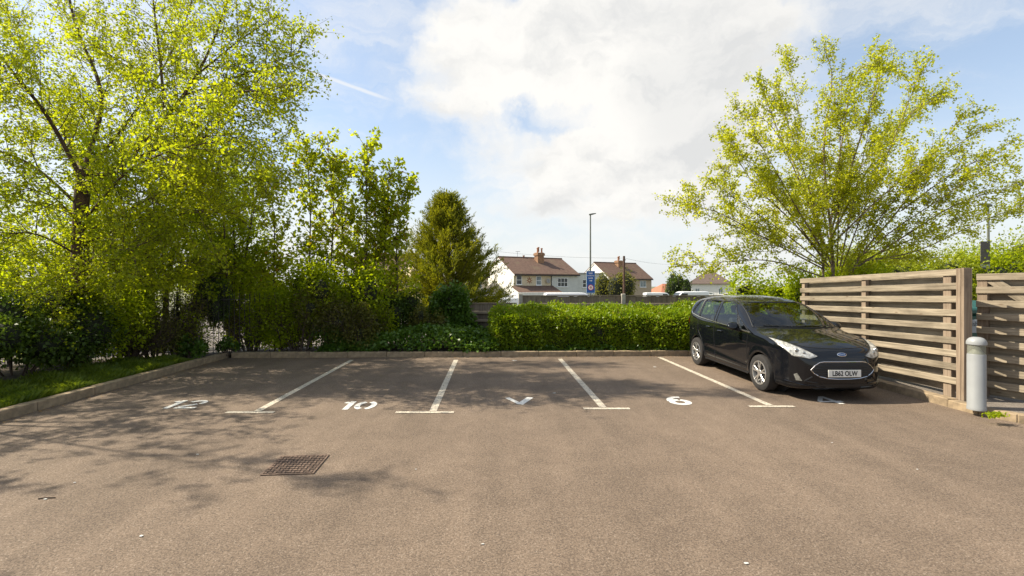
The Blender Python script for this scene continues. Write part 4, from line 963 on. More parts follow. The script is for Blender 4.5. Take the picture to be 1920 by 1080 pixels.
class Tree:
    def __init__(s, seed): s.rng = np.random.default_rng(seed); s.pl = []; s.tw = []
    def add(s, pts, r0, r1, sides): s.pl.append((np.asarray(pts, float), np.linspace(r0, r1, len(pts)), sides))
    def grow(s, p, d, L, n, jit, trop):
        d = np.array(d, float); d /= np.linalg.norm(d); pts = [np.array(p, float)]
        for i in range(n):
            d = d + s.rng.normal(size=3) * jit + np.array([0, 0, trop]); d /= np.linalg.norm(d); pts.append(pts[-1] + d * L / n)
        return np.array(pts)
    @staticmethod
    def at(pts, t):
        x = t * (len(pts) - 1); i = min(int(x), len(pts) - 2); f = x - i; d = pts[i + 1] - pts[i]
        return pts[i] * (1 - f) + pts[i + 1] * f, d / (np.linalg.norm(d) + 1e-9)
    def side(s, d, ang):
        q = s.rng.normal(size=3); q -= d * q.dot(d); q /= np.linalg.norm(q) + 1e-9
        return d * math.cos(ang) + q * math.sin(ang)
    def branchify(s, pts, r0, step, t0, len1, ang1=(35, 65), trop1=.05, twig_step=.14, twig_len=(.25, .6), trop2=-.05, r1=.012, leaf_tip=True):
        L = np.linalg.norm(np.diff(pts, axis=0), axis=1).sum(); n1 = max(2, int(L * (1 - t0) / step))
        for t in np.sort(s.rng.uniform(t0, 1, n1)):
            p, d = s.at(pts, t); l = len1 * (1.15 - .75 * t) * s.rng.uniform(.55, 1.15)
            b = s.grow(p, s.side(d, math.radians(s.rng.uniform(*ang1))), l, 5, .13, trop1)
            s.add(b, max(.006, r1 * (1.2 - .6 * t)), .003, 4)
            s.twigs(b, l, twig_step, twig_len, trop2)
        if leaf_tip: s.twigs(pts[-max(3, len(pts) // 3):], L * .3, twig_step, twig_len, trop2)
    def twigs(s, b, l, step, tl, trop):
        for t in s.rng.uniform(.12, 1, max(2, int(l / step))):
            p, d = s.at(b, t)
            w_ = s.grow(p, s.side(d, math.radians(s.rng.uniform(20, 70))), s.rng.uniform(*tl), 3, .18, trop)
            s.add(w_, .0035, .0015, 3); s.tw.append(w_)
        s.tw.append(b[len(b) // 2:])
    def leafpts(s, per_m, spread):
        out = []
        for w_ in s.tw:
            L = np.linalg.norm(np.diff(w_, axis=0), axis=1).sum(); n = s.rng.poisson(per_m * L) + 1
            x = s.rng.uniform(.1, 1, n) * (len(w_) - 1); i = np.minimum(x.astype(int), len(w_) - 2); f = (x - i)[:, None]
            out.append(w_[i] * (1 - f) + w_[i + 1] * f + s.rng.normal(size=(n, 3)) * spread)
        return np.concatenate(out)
    def wood_mesh(s, name, lst):
        V, Q, n = [], [], 0
        for pts, r, k in lst:
            t = np.gradient(pts, axis=0); t /= np.linalg.norm(t, axis=1)[:, None] + 1e-9
            ref = np.array([1., .13, .07]) if abs(t[0, 0]) < .8 else np.array([0., 1., .1])
            u = ref - t * (t @ ref)[:, None]; u /= np.linalg.norm(u, axis=1)[:, None] + 1e-9; v = np.cross(t, u)
            a = np.arange(k) * 2 * math.pi / k
            ring = pts[:, None] + (u[:, None] * np.cos(a)[None, :, None] + v[:, None] * np.sin(a)[None, :, None]) * r[:, None, None]
            V.append(ring.reshape(-1, 3)); m_ = len(pts)
            i = np.arange(m_ - 1)[:, None] * k; j = np.arange(k)[None]; jn = (j + 1) % k
            Q.append((np.stack([i + j, i + jn, i + jn + k, i + j + k], -1) + n).reshape(-1, 4)); n += m_ * k
        return np_mesh(name, np.concatenate(V), np.concatenate(Q), True)
    def build(s, name, label, cat, base, bark, leaf, size, per_m, spread, group=None, aspect=.62, up=.5, lim=.02):
        root = tag(empty(name, base), label, cat, group)
        big = [q for q in s.pl if q[1][0] >= lim]; small = [q for q in s.pl if q[1][0] < lim]
        link('trunk', s.wood_mesh('trunk', big), bark, root)
        cr = link('crown', leaves_mesh('crown', s.leafpts(per_m, spread), size, s.rng, up, aspect), leaf, root)
        if small: link('twigs', s.wood_mesh('twigs', small), bark, cr)
        return root
def spline(pts, n=8):                     # Catmull-Rom through hand-placed limb points
    P = [np.array(p, float) for p in pts]; P = [2 * P[0] - P[1]] + P + [2 * P[-1] - P[-2]]; out = []
    for i in range(1, len(P) - 2):
        for k in range(n if i < len(P) - 3 else n + 1):
            t = k / n; a, b, c, d = P[i - 1:i + 3]
            out.append(.5 * (2 * b + (c - a) * t + (2 * a - 5 * b + 4 * c - d) * t * t + (3 * b - a - 3 * c + d) * t ** 3))
    return np.array(out)
def limb_px(base, pts):                   # pixel + distance -> local points
    return [tuple(px(x, y, Y) - Vector(base)) for x, y, Y in pts]

# --- big river birch on the left
b1 = Vector((-8.45, 9.45, .10)); t = Tree(11)
trunk = spline(limb_px(b1, [(143, 690, 9.45), (146, 600, 9.45), (150, 490, 9.5), (152, 390, 9.5), (158, 320, 9.55)])); trunk[0] = (0, 0, -.1)
t.add(trunk, .17, .115, 12); t.branchify(trunk, .1, .07, .15, .75, ang1=(45, 85), trop1=-.02, twig_step=.10, twig_len=(.2, .5), trop2=-.05, r1=.007, leaf_tip=False)
forks = [([(158, 320, 9.55), (215, 320, 9.4), (310, 222, 9.2), (380, 120, 9.0), (430, -10, 8.9), (470, -150, 8.8)], .085),
         ([(310, 222, 9.2), (300, 110, 9.3), (285, -20, 9.4), (270, -180, 9.5)], .055),
         ([(158, 320, 9.55), (190, 180, 10), (140, 40, 10.3), (110, -120, 10.5), (100, -260, 10.6)], .085),
         ([(156, 340, 9.55), (90, 220, 9.2), (20, 130, 9.0), (-60, 20, 8.8), (-130, -80, 8.6)], .075),
         ([(153, 390, 9.5), (60, 310, 9.0), (-40, 270, 8.6), (-160, 220, 8.2)], .055),
         ([(152, 420, 9.5), (230, 330, 8.7), (300, 290, 8.2), (380, 270, 7.9), (430, 265, 7.7)], .045),
         ([(150, 480, 9.5), (70, 440, 8.9), (0, 440, 8.5), (-80, 450, 8.2)], .035),
         ([(150, 460, 9.5), (250, 420, 9.2), (350, 400, 9.0), (450, 400, 8.9)], .04),
         ([(340, 180, 9.15), (430, 150, 9.0), (500, 120, 8.9), (560, 100, 8.8)], .03),
         ([(370, 140, 9.0), (450, 75, 9.0), (520, 30, 9.0)], .03),
         ([(240, 300, 9.3), (330, 270, 9.3), (430, 255, 9.4), (520, 300, 9.5)], .04),
         ([(158, 330, 9.55), (260, 200, 10.6), (340, 60, 11.2), (380, -80, 11.6)], .06),
         ([(158, 330, 9.55), (120, 250, 11), (60, 120, 11.8), (0, 0, 12.2)], .055),
         ([(150, 520, 9.5), (230, 500, 9.9), (310, 490, 10.1), (380, 500, 10.2)], .03),
         ([(150, 540, 9.5), (80, 520, 9.9), (10, 530, 10.1)], .03),
         ([(150, 500, 9.5), (200, 470, 8.7), (260, 470, 8.2)], .025), ([(150, 420, 9.5), (100, 370, 8.7), (40, 350, 8.2)], .03), ([(150, 560, 9.5), (120, 545, 8.8), (70, 560, 8.4)], .02), ([(152, 440, 9.5), (330, 350, 8.9), (430, 330, 8.7), (530, 345, 8.7)], .035),
         ([(310, 222, 9.2), (400, 190, 8.6), (470, 170, 8.2), (520, 190, 8.0)], .03)]
for pts, r in forks:
    P = spline(limb_px(b1, pts), 6); t.add(P, r * .58, .005, 7)
    t.branchify(P, r, .105, .10, 1.3, trop1=.03, twig_step=.115, twig_len=(.25, .65), trop2=-.07, r1=.009)
t.build('river_birch', 'tall spreading birch with dark reddish trunk on grass verge', 'tree', b1, M['bark'], M['lf_birch'], .053, 38, .045, aspect=.76)
# --- birch just outside the frame on the left whose crown and shade enter it
b2 = Vector((-10.1, 6.35, .10)); t = Tree(12)
tr = spline([(0, 0, -.1), (.05, .05, 1.2), (.1, .0, 2.6), (.05, .1, 3.6)]); t.add(tr, .15, .09, 9)
for k in range(9):
    a = k * 2.4; rr = 1.6 + .7 * ((k * 7) % 5) / 4; hh = 4.8 + 2.0 * ((k * 3) % 4) / 3
    P = spline([(.05, .05, 2.3 + .2 * (k % 4)), (rr * .45 * math.cos(a), rr * .45 * math.sin(a), 3.6 + .25 * (k % 3)), (rr * math.cos(a), rr * math.sin(a), hh * .8), (rr * 1.35 * math.cos(a), rr * 1.35 * math.sin(a), hh)], 6)
    t.add(P, .028, .006, 6); t.branchify(P, .03, .17, .2, 1.1, twig_step=.14, trop2=-.07, r1=.008)
t.build('river_birch', 'second birch on the verge with crown above the left kerb', 'tree', b2, M['bark'], M['lf_birch'], .062, 26, .035, aspect=.7)

# --- leafy small trees behind the railing
def bushy(name, label, base, seed, h, rad, leaf, size, per_m, nst=3, cat='tree', group=None, low=.25, bark='bark3', spread=.05, step=.2, len1=.9):
    t = Tree(seed); rng = t.rng
    for k in range(nst):
        a = rng.uniform(0, 6.28); r = rad * rng.uniform(.25, .85); hh = h * rng.uniform(.78, 1.0)
        P = spline([(.08 * math.cos(a), .08 * math.sin(a), -.1), (r * .25 * math.cos(a), r * .25 * math.sin(a), hh * .35), (r * .65 * math.cos(a + .2), r * .65 * math.sin(a + .2), hh * .7), (r * math.cos(a + .3), r * math.sin(a + .3), hh)], 6)
        t.add(P, .018 + .011 * h ** .5 * 1.2, .006, 6); t.branchify(P, .03, step, low, len1 * rad * .6, ang1=(40, 80), twig_step=.14, trop2=-.03)
    return t.build(name, label, cat, base, M[bark], M[leaf], size, per_m, spread, group)
bushy('small_tree', 'dense yellow green tree behind the railing by the birch', px(300, 530, 11.8).xy.to_tuple() + (.05,), 21, 5.0, 2.2, 'lf_green', .075, 40, 8, step=.16)
bushy('small_tree', 'bright green tree behind the railing left of the saplings', px(440, 530, 12.2).xy.to_tuple() + (.05,), 22, 5.3, 2.0, 'lf_green', .075, 40, 9, step=.16)
bushy('small_tree', 'leafy green tree behind railing at far left', px(40, 530, 12.0).xy.to_tuple() + (.05,), 23, 4.4, 2.3, 'lf_green', .075, 36, 7, step=.18)
bushy('small_tree', 'low leafy tree under the birch beside the trunk', px(235, 530, 10.9).xy.to_tuple() + (.05,), 24, 3.4, 1.7, 'lf_green', .07, 36, 6, step=.18)

# --- row of slim maple saplings
SAP = [(520, 330, 12.5, 'leftmost slim maple sapling beside the bright green tree'), (584, 268, 12.4, 'slim straight maple sapling with open leaf clusters'),
       (622, 262, 12.7, 'tall maple sapling with the highest bushy top'), (645, 300, 13.2, 'slim maple sapling with a few orange leaves'),
       (682, 264, 12.5, 'leafy maple sapling with broad top in the row'), (700, 330, 13.1, 'thin maple sapling behind its broader neighbour'),
       (722, 318, 12.6, 'leaning maple sapling near the conifer'), (752, 345, 12.9, 'shorter maple sapling leaning towards the conifer')]
for i, (x, yt, Y, lab) in enumerate(SAP):
    base = px(x - (10 if i > 4 else 0) * (i - 4) * .35, 530, Y).xy.to_tuple() + (.05,); top = px(x + (i - 3) * 3.5, yt, Y); h = top.z - .05
    t = Tree(40 + i); rng = t.rng; lx = top.x - base[0]
    P = spline([(0, 0, -.1), (lx * .2 + rng.normal() * .03, rng.normal() * .05, h * .35), (lx * .5 + rng.normal() * .05, rng.normal() * .08, h * .7), (lx, rng.normal() * .1, h)], 7)
    t.add(P, .030, .006, 7)
    for tt in np.sort(rng.uniform(.12, .99, 80)):
        p, d = t.at(P, tt); l = rng.uniform(.35, 1.0) * (1.25 - .7 * tt)
        b = t.grow(p, t.side(d, math.radians(rng.uniform(35, 65))), l, 4, .08, .10); t.add(b, .008, .003, 4); t.twigs(b, l, .22, (.12, .28), .05)
    t.build('maple_sapling', lab, 'tree', base, M['bark3'], M['lf_maple'], 0.10, 25, .05, 'maple saplings behind the railing', aspect=.85, up=1.0)

# --- birch on the right beyond the slatted screen
b5 = Vector((px(1556, 530, 12.6).x, 12.6, .10)); t = Tree(5)
fan = []
for k in range(11):
    a = math.radians(-78 + 15.4 * k + t.rng.uniform(-4, 4)); q = t.rng.uniform(.78, 1.0); dy = t.rng.uniform(-1.9, 1.9); x0 = 1545 + 5 * k
    fan.append(([(x0, 500, 12.6), (x0 + 95 * math.sin(a), 500 - 115 * math.cos(a) - 18, 12.6 + dy * .3), (x0 + 210 * q * math.sin(a), 490 - 245 * q * math.cos(a) - 18, 12.6 + dy * .7), (x0 + 320 * q * math.sin(a), 470 - 380 * q * math.cos(a) - 10, 12.6 + dy)], .034))
for pts, r in fan + [([(1560, 640, 12.6), (1562, 505, 12.6), (1556, 420, 12.6), (1545, 280, 12.7), (1560, 150, 12.8), (1545, 90, 12.8)], .085),
               ([(1545, 640, 12.6), (1543, 500, 12.6), (1530, 400, 12.4), (1490, 270, 12.2), (1460, 180, 12.0)], .06),
               ([(1548, 490, 12.6), (1490, 420, 12.3), (1410, 340, 12.0), (1350, 235, 11.8)], .045),
               ([(1545, 505, 12.6), (1440, 450, 12.2), (1350, 400, 11.9), (1285, 385, 11.7)], .04),
               ([(1545, 520, 12.6), (1450, 490, 12.0), (1370, 490, 11.6), (1262, 500, 11.3)], .035),
               ([(1550, 470, 12.6), (1500, 330, 13.2), (1440, 230, 13.6), (1390, 215, 13.8)], .045),
               ([(1556, 440, 12.6), (1600, 300, 12.4), (1640, 170, 12.3), (1645, 110, 12.2)], .055),
               ([(1556, 450, 12.6), (1620, 330, 12.9), (1700, 220, 13.2), (1775, 165, 13.4)], .05),
               ([(1575, 640, 12.5), (1600, 505, 12.4), (1680, 400, 12.1), (1760, 300, 11.9), (1850, 235, 11.7)], .06),
               ([(1600, 505, 12.4), (1700, 440, 12.0), (1800, 380, 11.6), (1915, 345, 11.2)], .045),
               ([(1690, 395, 12.0), (1780, 330, 11.7), (1900, 265, 11.4)], .035),
               ([(1620, 490, 12.4), (1720, 470, 12.6), (1830, 420, 12.9), (1930, 380, 13.1)], .035),
               ([(1556, 430, 12.6), (1580, 260, 13.4), (1610, 130, 13.8), (1700, 140, 14.0)], .05),
               ([(1558, 460, 12.6), (1640, 380, 11.6), (1700, 330, 11.0), (1760, 280, 10.6)], .04),
               ([(1550, 480, 12.6), (1500, 400, 11.6), (1460, 330, 11.0), (1420, 260, 10.6)], .04),
               ([(1560, 450, 12.6), (1590, 360, 14), (1640, 280, 14.8), (1740, 190, 15.3)], .045),
               ([(1556, 470, 12.6), (1480, 380, 13.8), (1400, 300, 14.6), (1350, 330, 15)], .04)]:
    P = spline(limb_px(b5, pts), 6); t.add(P, r * .55, .004, 7)
    t.branchify(P, r, .20, .10, 1.1, ang1=(18, 50), trop1=.06, twig_step=.14, twig_len=(.2, .5), trop2=.0, r1=.007)
t.build('birch_tree', 'open yellow green birch fanning out beyond the slatted screen', 'tree', b5, M['bark2'], M['lf_birch2'], .056, 56, .042, aspect=.78)

# --- golden conifer
bc = Vector((px(838, 530, 15.6).x, 15.6, gz(15.6))); t = Tree(31); rng = t.rng
hc = px(0, 372, 15.6).z - bc.z; t.add(np.array([(0, 0, -.1), (.03, 0, hc * .5), (0, .02, hc * .97)]), .13, .01, 9)
tips, dirs = [], []
for k in range(430):
    f = rng.uniform(.04, .985) ** .9; z = f * hc; a = rng.uniform(0, 6.283)
    R = 1.86 * min(1.0, (1 - f) * 1.6 + .03) ** .85 * rng.uniform(.64, 1.22) * (1.0 if f > .12 else .9 + f * .8)
    d = np.array([math.cos(a), math.sin(a), .35 + .6 * f]); b = t.grow((0, 0, max(.2, z - R * .35)), d, R * 1.12, 5, .05, .06)
    t.add(b, .013, .003, 4)
    for q in range(int(5 + R * 11)):
        p, dd = t.at(b, rng.uniform(.25, 1)); e = t.side(dd, math.radians(rng.uniform(10, 50))); l = rng.uniform(.14, .38)
        n_ = 20; s_ = rng.uniform(0, 1, n_)[:, None]
        tips.append(p + e * l * s_ + rng.normal(size=(n_, 3)) * .022); dirs.append(np.repeat((e * .7 + dd * .4 + np.array([0, 0, .15]))[None], n_, 0))
cr_ = tag(empty('conifer_tree', bc), 'bushy golden green conifer beyond the low fence', 'tree')
link('trunk', t.wood_mesh('trunk', [q for q in t.pl if q[1][0] > .02]), M['bark3'], cr_)
P_, D_ = np.concatenate(tips), np.concatenate(dirs)
cw = link('crown', leaves_mesh('crown', P_, .075, rng, .2, .28, D_, .8, .02), M['lf_con'], cr_)
link('twigs', t.wood_mesh('twigs', [q for q in t.pl if q[1][0] <= .02]), M['twig'], cw)

# --- shrubs: leafy ellipsoid clumps on stems
def shrub(name, label, base, seed, rx, ry, h, leaf, size, n, cat='shrub', group=None, stems=7, shell=.55, aspect=.62, lumps=9, core=.0, z0=.08):
    rng = np.random.default_rng(seed); root = tag(empty(name, base), label, cat, group)
    C = []
    for k in range(lumps):
        a = rng.uniform(0, 6.28); r = rng.uniform(.15, .72) ** .7
        C.append((rx * r * math.cos(a), ry * r * math.sin(a), h * rng.uniform(.28, .72), rng.uniform(.30, .48)))
    C = np.array(C); w_ = rng.integers(0, lumps, n); v = rng.normal(size=(n, 3)); v /= np.linalg.norm(v, axis=1)[:, None]
    rad = rng.uniform(shell ** 3, 1, n) ** (1 / 3) * (1 + .16 * rng.normal(size=n))
    P = C[w_, :3] + v * (rad * C[w_, 3])[:, None] * np.array([rx, ry, h * .78])
    k = P[:, 2] > z0; P, v = P[k], v[k]
    fo = link('foliage', leaves_mesh('foliage', P, size, rng, .5, aspect, v, .35), M[leaf], root)
    t = Tree(seed + 1)
    for i in range(stems):
        c = C[i % lumps]; q = rng.normal(size=3) * .12
        t.add(spline([(c[0] * .2, c[1] * .2, -.05), (c[0] * .5 + q[0] * .3, c[1] * .5 + q[1] * .3, c[2] * .5), (c[0] + q[0], c[1] + q[1], c[2] + q[2])], 4), .016, .005, 5)
        for _ in range(9):
            p, d = t.at(t.pl[-1 - _][0], rng.uniform(.3, 1)); t.add(t.grow(p, t.side(d, rng.uniform(.4, 1.1)), c[3] * min(rx, h) * 1.1, 4, .15, .02), .006, .002, 3)
    link('stems', t.wood_mesh('stems', t.pl), M['twig'], root)
    if core:  # solid dark lumps, not twigs: stop see-through, shade is in their colour
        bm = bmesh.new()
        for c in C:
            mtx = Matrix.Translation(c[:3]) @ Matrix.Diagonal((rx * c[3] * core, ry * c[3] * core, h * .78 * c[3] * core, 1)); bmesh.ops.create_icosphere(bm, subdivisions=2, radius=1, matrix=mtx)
        me = bpy.data.meshes.new('shade_core'); bm.to_mesh(me); bm.free(); tag(link('shade_core', me, M['core'], fo), kind='stuff')
    return root
def gb(x, Y, z=.10): return (px(x, 530, Y).x, Y, z)
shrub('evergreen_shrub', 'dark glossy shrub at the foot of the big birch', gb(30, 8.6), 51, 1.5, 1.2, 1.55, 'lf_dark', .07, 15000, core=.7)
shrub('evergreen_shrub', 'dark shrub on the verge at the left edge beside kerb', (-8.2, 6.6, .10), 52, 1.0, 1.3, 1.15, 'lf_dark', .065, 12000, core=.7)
shrub('leafy_shrub', 'mid green leafy shrub left of the birch trunk', gb(70, 9.6), 53, 1.3, .9, 2.4, 'lf_green', .07, 9000)
shrub('leafy_shrub', 'green shrub with loose leaves right of the birch trunk', gb(215, 10.0), 54, .9, .7, 1.9, 'lf_green', .06, 6500, shell=.2)
shrub('twiggy_shrub', 'sparse twiggy shrub against the railing', gb(290, 10.55), 55, 1.2, .5, 1.6, 'lf_brown', .04, 3800, stems=48, shell=.1)
shrub('twiggy_shrub', 'bare brown shrub near the kerb corner', gb(355, 11.0), 56, .9, .45, 1.7, 'lf_brown', .04, 3000, stems=48, shell=.1)
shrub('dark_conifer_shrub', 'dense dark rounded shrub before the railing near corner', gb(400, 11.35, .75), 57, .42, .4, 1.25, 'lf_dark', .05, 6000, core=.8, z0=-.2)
shrub('twiggy_shrub', 'brown twiggy shrub filling the kerb corner', gb(470, 11.7), 58, .9, .4, 1.5, 'lf_brown', .045, 3400, stems=48, shell=.1)
shrub('leafy_shrub', 'dark green shrub below the slim saplings', gb(545, 11.75), 59, 1.1, .6, 2.3, 'lf_green', .075, 8000, core=.35)
shrub('twiggy_shrub', 'dark brown tangled shrub behind the ivy', gb(560, 11.62), 60, 1.0, .5, 1.5, 'lf_brown', .05, 7000, stems=26, core=.22)
shrub('leafy_shrub', 'broad green shrub in the middle of the sapling row', gb(640, 11.95), 61, 1.1, .6, 2.2, 'lf_green', .08, 7500, core=.35)
shrub('twiggy_shrub', 'reddish brown shrub between saplings and ivy', gb(665, 11.7), 62, 1.0, .5, 1.35, 'lf_brown', .05, 7000, stems=26, core=.22)
shrub('leafy_shrub', 'dark shrub beside the railing end near the conifer', gb(770, 12.6), 63, .9, .5, 1.5, 'lf_dark', .06, 7000, core=.5)
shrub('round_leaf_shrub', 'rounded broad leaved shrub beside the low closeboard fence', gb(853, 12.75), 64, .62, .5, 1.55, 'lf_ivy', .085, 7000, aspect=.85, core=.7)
shrub('twiggy_shrub', 'small brown shrub left of the broad leaved shrub', gb(805, 12.4), 65, .5, .4, 1.2, 'lf_brown', .05, 3500, stems=12, core=.4)
shrub('twiggy_shrub', 'tangle of thin brown stems between birch and kerb', gb(240, 10.15), 155, 1.0, .4, 1.25, 'lf_brown', .04, 3200, stems=44, shell=.1)
shrub('twiggy_shrub', 'low twiggy growth against the railing near plants', gb(330, 10.75), 156, .9, .35, 1.2, 'lf_green', .045, 2600, stems=44, shell=.1)
shrub('leafy_shrub', 'green climbing shrub over the railing by the corner', gb(470, 11.62), 157, 1.2, .4, 2.0, 'lf_green', .065, 6000, stems=20, shell=.2)
shrub('leafy_shrub', 'low bright green shrub behind the back kerb near the corner', gb(520, 11.62), 158, .55, .3, .95, 'lf_green', .06, 2600, stems=10, shell=.2)
shrub('leafy_shrub', 'low green shrub in front of the reddish brown shrub', gb(625, 11.68), 159, .5, .3, .85, 'lf_ivy', .065, 2400, stems=10, shell=.2)
shrub('leafy_shrub', 'loose green shrub against the railing below the saplings', gb(700, 12.0), 160, .8, .4, 1.45, 'lf_green', .065, 3600, stems=14, shell=.2)
shrub('kerbside_plant', 'small leafy plant beside the left kerb', gb(362, 10.45), 66, .28, .25, .52, 'lf_ivy', .07, 900, stems=5, lumps=5)
shrub('kerbside_plant', 'small dark plant growing in the kerb corner', gb(425, 11.15), 67, .26, .2, .40, 'lf_ivy', .06, 700, stems=5, lumps=5)
shrub('bushy_shrub', 'yellow green shrub behind the car roof below the birch', gb(1450, 13.2), 68, 1.15, .7, 2.35, 'lf_green', .075, 8000, core=.3)
shrub('bushy_shrub', 'dark leafy shrub beyond the fence corner', gb(1530, 13.0), 69, .8, .6, 2.2, 'lf_green', .07, 6000, core=.4)
shrub('red_leaf_shrub', 'shrub with reddish brown leaves beyond the car roof', gb(1478, 14.2), 70, .6, .5, 2.1, 'lf_brown', .07, 3500)
shrub('bushy_shrub', 'shrub directly behind the long slatted screen', gb(1660, 12.2), 71, 1.3, .8, 2.4, 'lf_green', .075, 8000, core=.4)
FARS = [(1640, 19, 2.6, 3.6, 'leafy bush behind the birch stems'), (1740, 20.5, 2.8, 3.7, 'yellow green bush beyond the end of the screen'), (1810, 22, 2.6, 4.0, 'bush in pale blossom beside the banner post'),
        (1890, 21, 2.6, 4.2, 'green bush beyond the slatted gate'), (1980, 20, 2.8, 4.4, 'large green bush at the edge beyond gate'), (1900, 27, 3.4, 5.2, 'taller tree rising behind the bushes beyond gate')]
for i, (x, Y, r, h, lab) in enumerate(FARS):
    shrub('background_bush', lab, (px(x, 530, Y).x, Y, gz(Y)), 80 + i, r, r * .8, h, 'lf_far' if i != 3 else 'lf_green', .11, 15000, group='bushes beyond the bin store', lumps=16, core=.4)
shrub('garden_tree', 'olive green rounded bush in front of the white gabled house', (px(1156, 530, 55).x, 55, gz(55)), 90, 2.6, 2.2, 4.9, 'lf_brown', .22, 9000, 'tree', lumps=14, core=.8)
shrub('garden_tree', 'small dark upright tree between red bungalow and white house', (px(1271, 530, 92).x, 92, gz(92)), 91, 2.1, 2.0, 7.4, 'lf_dark', .3, 6000, 'tree', lumps=14, core=.8)
shrub('garden_tree', 'distant bush beyond the road behind railing', (px(430, 530, 40).x, 40, gz(40)), 92, 4, 3, 5.5, 'lf_far', .2, 9000, 'tree', lumps=16, core=.7)
shrub('garden_tree', 'distant wide tree beyond road behind the birch trunk', (px(180, 530, 44).x, 44, gz(44)), 93, 5, 3, 5.5, 'lf_far', .22, 9000, 'tree', lumps=16, core=.7)
shrub('garden_tree', 'far low tree beyond road at left edge', (px(-60, 530, 38).x, 38, gz(38)), 94, 5, 3, 6, 'lf_far', .2, 9000, 'tree', lumps=16, core=.7)

# --- clipped hedge
def hedge(x0, x1, Y0, depth, hf, hb):
    rng = np.random.default_rng(77); root = tag(empty('clipped_hedge', ((x0 + x1) / 2, Y0 + depth / 2, .10)), 'long clipped bright green hedge behind the back kerb', 'hedge')
    L = x1 - x0; n = 62000
    from_front = rng.uniform(0, 1, n)
    u = rng.uniform(0, L, n)
    prof = np.array([(0.06, 0.0), (0.0, .30), (0.02, hf * .72), (.12, hf * .93), (.32, hf), (depth * .7, (hf + hb) / 2 + .04), (depth, hb), (depth + .05, hb * .6)])
    seg = np.linalg.norm(np.diff(prof, axis=0), axis=1); cs = np.concatenate([[0], np.cumsum(seg)]) / seg.sum()
    yy = np.interp(from_front, cs, prof[:, 0]); zz = np.interp(from_front, cs, prof[:, 1])
    tx = np.gradient(np.interp(np.linspace(0, 1, 200), cs, prof[:, 0])); tz = np.gradient(np.interp(np.linspace(0, 1, 200), cs, prof[:, 1]))
    ii = (from_front * 199).astype(int); nrm = np.stack([np.zeros(n), -tz[ii], tx[ii]], 1); nrm /= np.linalg.norm(nrm, axis=1)[:, None] + 1e-9
    bump = .03 * np.sin(u * 1.1 + 2) + .05 * np.sin(u * 2.3 + 1) * np.sin(zz * 4 + u) + .04 * np.sin(u * 6.1 + zz * 5 + yy * 4) + .03 * np.sin(u * 11 + 2 + yy * 7)
    P = np.stack([u, yy, zz], 1) + nrm * (bump + rng.normal(size=n) * .035 - .03)[:, None]
    up_ = (rng.uniform(0, 1, n) < .05) & (np.sin(u * 3.7 + 1.3) + np.sin(u * 9.1) > .5) & (zz > hf * .85); P[up_, 2] += rng.uniform(0, .15, up_.sum())
    # left end face rounded
    ne = 6500; v = rng.uniform(0, depth, ne); z = rng.uniform(0, 1, ne) * np.interp(v, [0, .3, depth], [hf * .85, hf, hb])
    E = np.stack([-.10 * np.sin(math.pi * np.clip(v / depth, 0, 1)) + rng.normal(size=ne) * .035, v, z], 1)
    En = np.tile(np.array([-1., 0, .1]), (ne, 1))
    E2 = E.copy(); E2[:, 0] = L - E2[:, 0]; En2 = En * np.array([-1, 1, 1])
    P = np.concatenate([P, E, E2]); nrm = np.concatenate([nrm, En, En2])
    P += np.array([-L / 2, -depth / 2, 0])
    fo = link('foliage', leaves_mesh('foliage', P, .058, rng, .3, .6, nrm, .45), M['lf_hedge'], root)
    mb = MB(); mb.poly_prism([(-depth / 2 + .13, .05), (-depth / 2 + .10, hf * .7), (-depth / 2 + .3, hf - .12), (depth / 2 - .1, hb - .14), (depth / 2 - .05, .05)], 'x', -L / 2 + .1, L / 2 - .1); mb.build('shade_core', M['core'], fo)  # solid dark prism inside the leaves, inner shade painted as its colour
    return root
hx0, hx1 = px(930, 530, 11.9).x, px(1385, 530, 11.9).x + .6
hg = hedge(hx0, hx1, 11.60, 1.25, .87, 1.03)
# --- ivy ground cover (one mass)
def cover(name, label, n, xr, yr, zf, leaf, size, seed, aspect=.85):
    rng = np.random.default_rng(seed); X = rng.uniform(*xr, n); Y = rng.uniform(*yr, n); Z = zf(X, Y) + rng.normal(size=n) * .03
    k = Z > .10; P = np.stack([X[k], Y[k], Z[k]], 1)
    return tag(link(name, leaves_mesh(name, P, size, rng, 1.2, aspect), M[leaf]), label, 'ground cover', kind='stuff')
def ivyz(X, Y):
    a = (X + 1.9) / 1.7; z = .10 + .40 * np.exp(-a * a) * np.clip((Y - 11.2) / .5, 0, 1) + .11 * np.clip((Y - 11.2) / .3, 0, 1) + .06 * np.sin(X * 5) * np.sin(Y * 7)
    return z
cover('ivy_ground_cover', 'ivy covering the bed between the shrubs and hedge', 16000, (-4.6, -.35), (11.30, 12.9), ivyz, 'lf_ivy', .075, 71)
cover('ivy_ground_cover', 'ivy trailing along the back kerb below the hedge', 2200, (-.5, 4.3), (11.50, 11.75), lambda X, Y: .13 + .06 * np.sin(X * 9), 'lf_ivy', .06, 72)
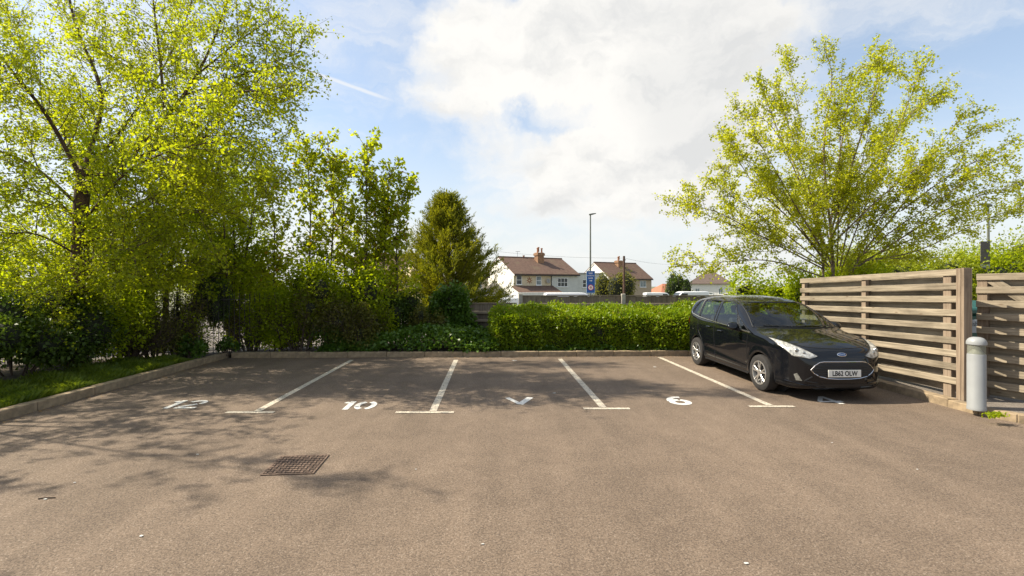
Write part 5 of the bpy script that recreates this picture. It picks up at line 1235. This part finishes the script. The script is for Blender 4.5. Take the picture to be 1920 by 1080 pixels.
# --- grass verge
def grass(name, label, n, fx, seed, hgt=.10):
    rng = np.random.default_rng(seed); Y = rng.uniform(3.0, 10.2, n); e = rng.uniform(0, 1, n) ** 1.5; X = np.array([kl(y) for y in Y]) - .16 - e * fx(Y)
    P = np.stack([X, Y, np.full(n, .095)], 1); h = hgt * rng.uniform(.4, 1.5, n) * (.45 + .9 * (np.sin(X * 7 + Y * 3) * np.sin(Y * 5.3 - X * 2) * .5 + .5)); a = rng.uniform(0, 6.28, n); ln = rng.uniform(.1, .7, n)
    dx = np.stack([np.cos(a), np.sin(a), np.zeros(n)], 1); sx = np.stack([-np.sin(a), np.cos(a), np.zeros(n)], 1) * .004
    V = np.empty((n, 4, 3)); V[:, 0] = P - sx; V[:, 1] = P + sx; V[:, 2] = P + dx * (h * ln * .35)[:, None] + sx * .8 + np.array([0, 0, 1]) * (h * .6)[:, None]
    V[:, 3] = P + dx * (h * ln)[:, None] + np.array([0, 0, 1]) * (h * (1 - .25 * ln))[:, None]
    return tag(link(name, np_mesh(name, V.reshape(-1, 3), np.arange(n * 4).reshape(n, 4)), M['grass']), label, 'grass', kind='stuff')
grass('verge_grass', 'bright green grass along the left kerb under the birch', 52000, lambda Y: np.clip(2.2 - .12 * (Y - 3), .9, 2.2), 5)
# weed tuft by the bollard
rngw = np.random.default_rng(9); w0 = gp(1868, 781, .1)
Pw = rngw.normal(size=(170, 3)) * np.array([.05, .03, .016]) + np.array([0, 0, .025]); Pw[:, 2] = np.abs(Pw[:, 2])
wd_ = link('weed_tuft', leaves_mesh('weed_tuft', Pw, .035, rngw, .6), M['lf_green'], None, w0); tag(wd_, 'small green weed tuft by the kerb near bollard', 'weed', kind='stuff')
# leaf litter and scraps
rl_ = np.random.default_rng(13); n = 520
X = rl_.uniform(-6.3, 4.0, n); Y = np.array([kb(x) for x in X]) - np.abs(rl_.normal(size=n)) * .16 - .01
k = rl_.uniform(0, 1, n) < .35; X[k] = [kl(y) for y in rl_.uniform(5, 11, k.sum())]; Yk = rl_.uniform(5, 11, k.sum()); Y[k] = Yk; X[k] = np.array([kl(y) for y in Yk]) + np.abs(rl_.normal(size=k.sum())) * .10 + .01
tag(link('leaf_litter', leaves_mesh('leaf_litter', np.stack([X, Y, np.full(n, .012)], 1), .035, rl_, 5.0, .6, np.stack([rl_.normal(size=n), rl_.normal(size=n), np.zeros(n)], 1), .95, .03), M['lf_litter']), 'dry brown leaves gathered along the kerbs', 'leaf litter', kind='stuff')
M['scrap'] = plain('paper scrap', (.55, .53, .49), .8)
for i, (x, y, s_) in enumerate([(265, 1005, .020), (1400, 1056, .022), (965, 676, .07), (1040, 737, .03), (1228, 688, .05), (85, 936, .02), (370, 852, .016), (140, 905, .014), (1560, 830, .012), (905, 1020, .012), (780, 880, .012), (1720, 880, .014)]):
    mb = MB(); q = [(math.cos(a) * s_ * rnd.uniform(.5, 1.1), math.sin(a) * s_ * rnd.uniform(.3, .7)) for a in np.linspace(0, 5.3, 6)]
    mb.poly_prism(q, 'z', 0, .003); o = mb.build('paper_scrap', M['scrap'], None, loc=gp(x, y, .004)); tag(o, 'tiny white scrap of litter lying on the tarmac', 'litter', 'white scraps on the tarmac')
mb = MB(); mb.tube([(-.06, 0, .006), (0, .004, .007), (.06, -.004, .006)], .005, 5); tag(mb.build('twig', M['twig'], None, loc=gp(88, 935), rz=.2), 'short dry twig lying on the sunlit tarmac', 'twig')
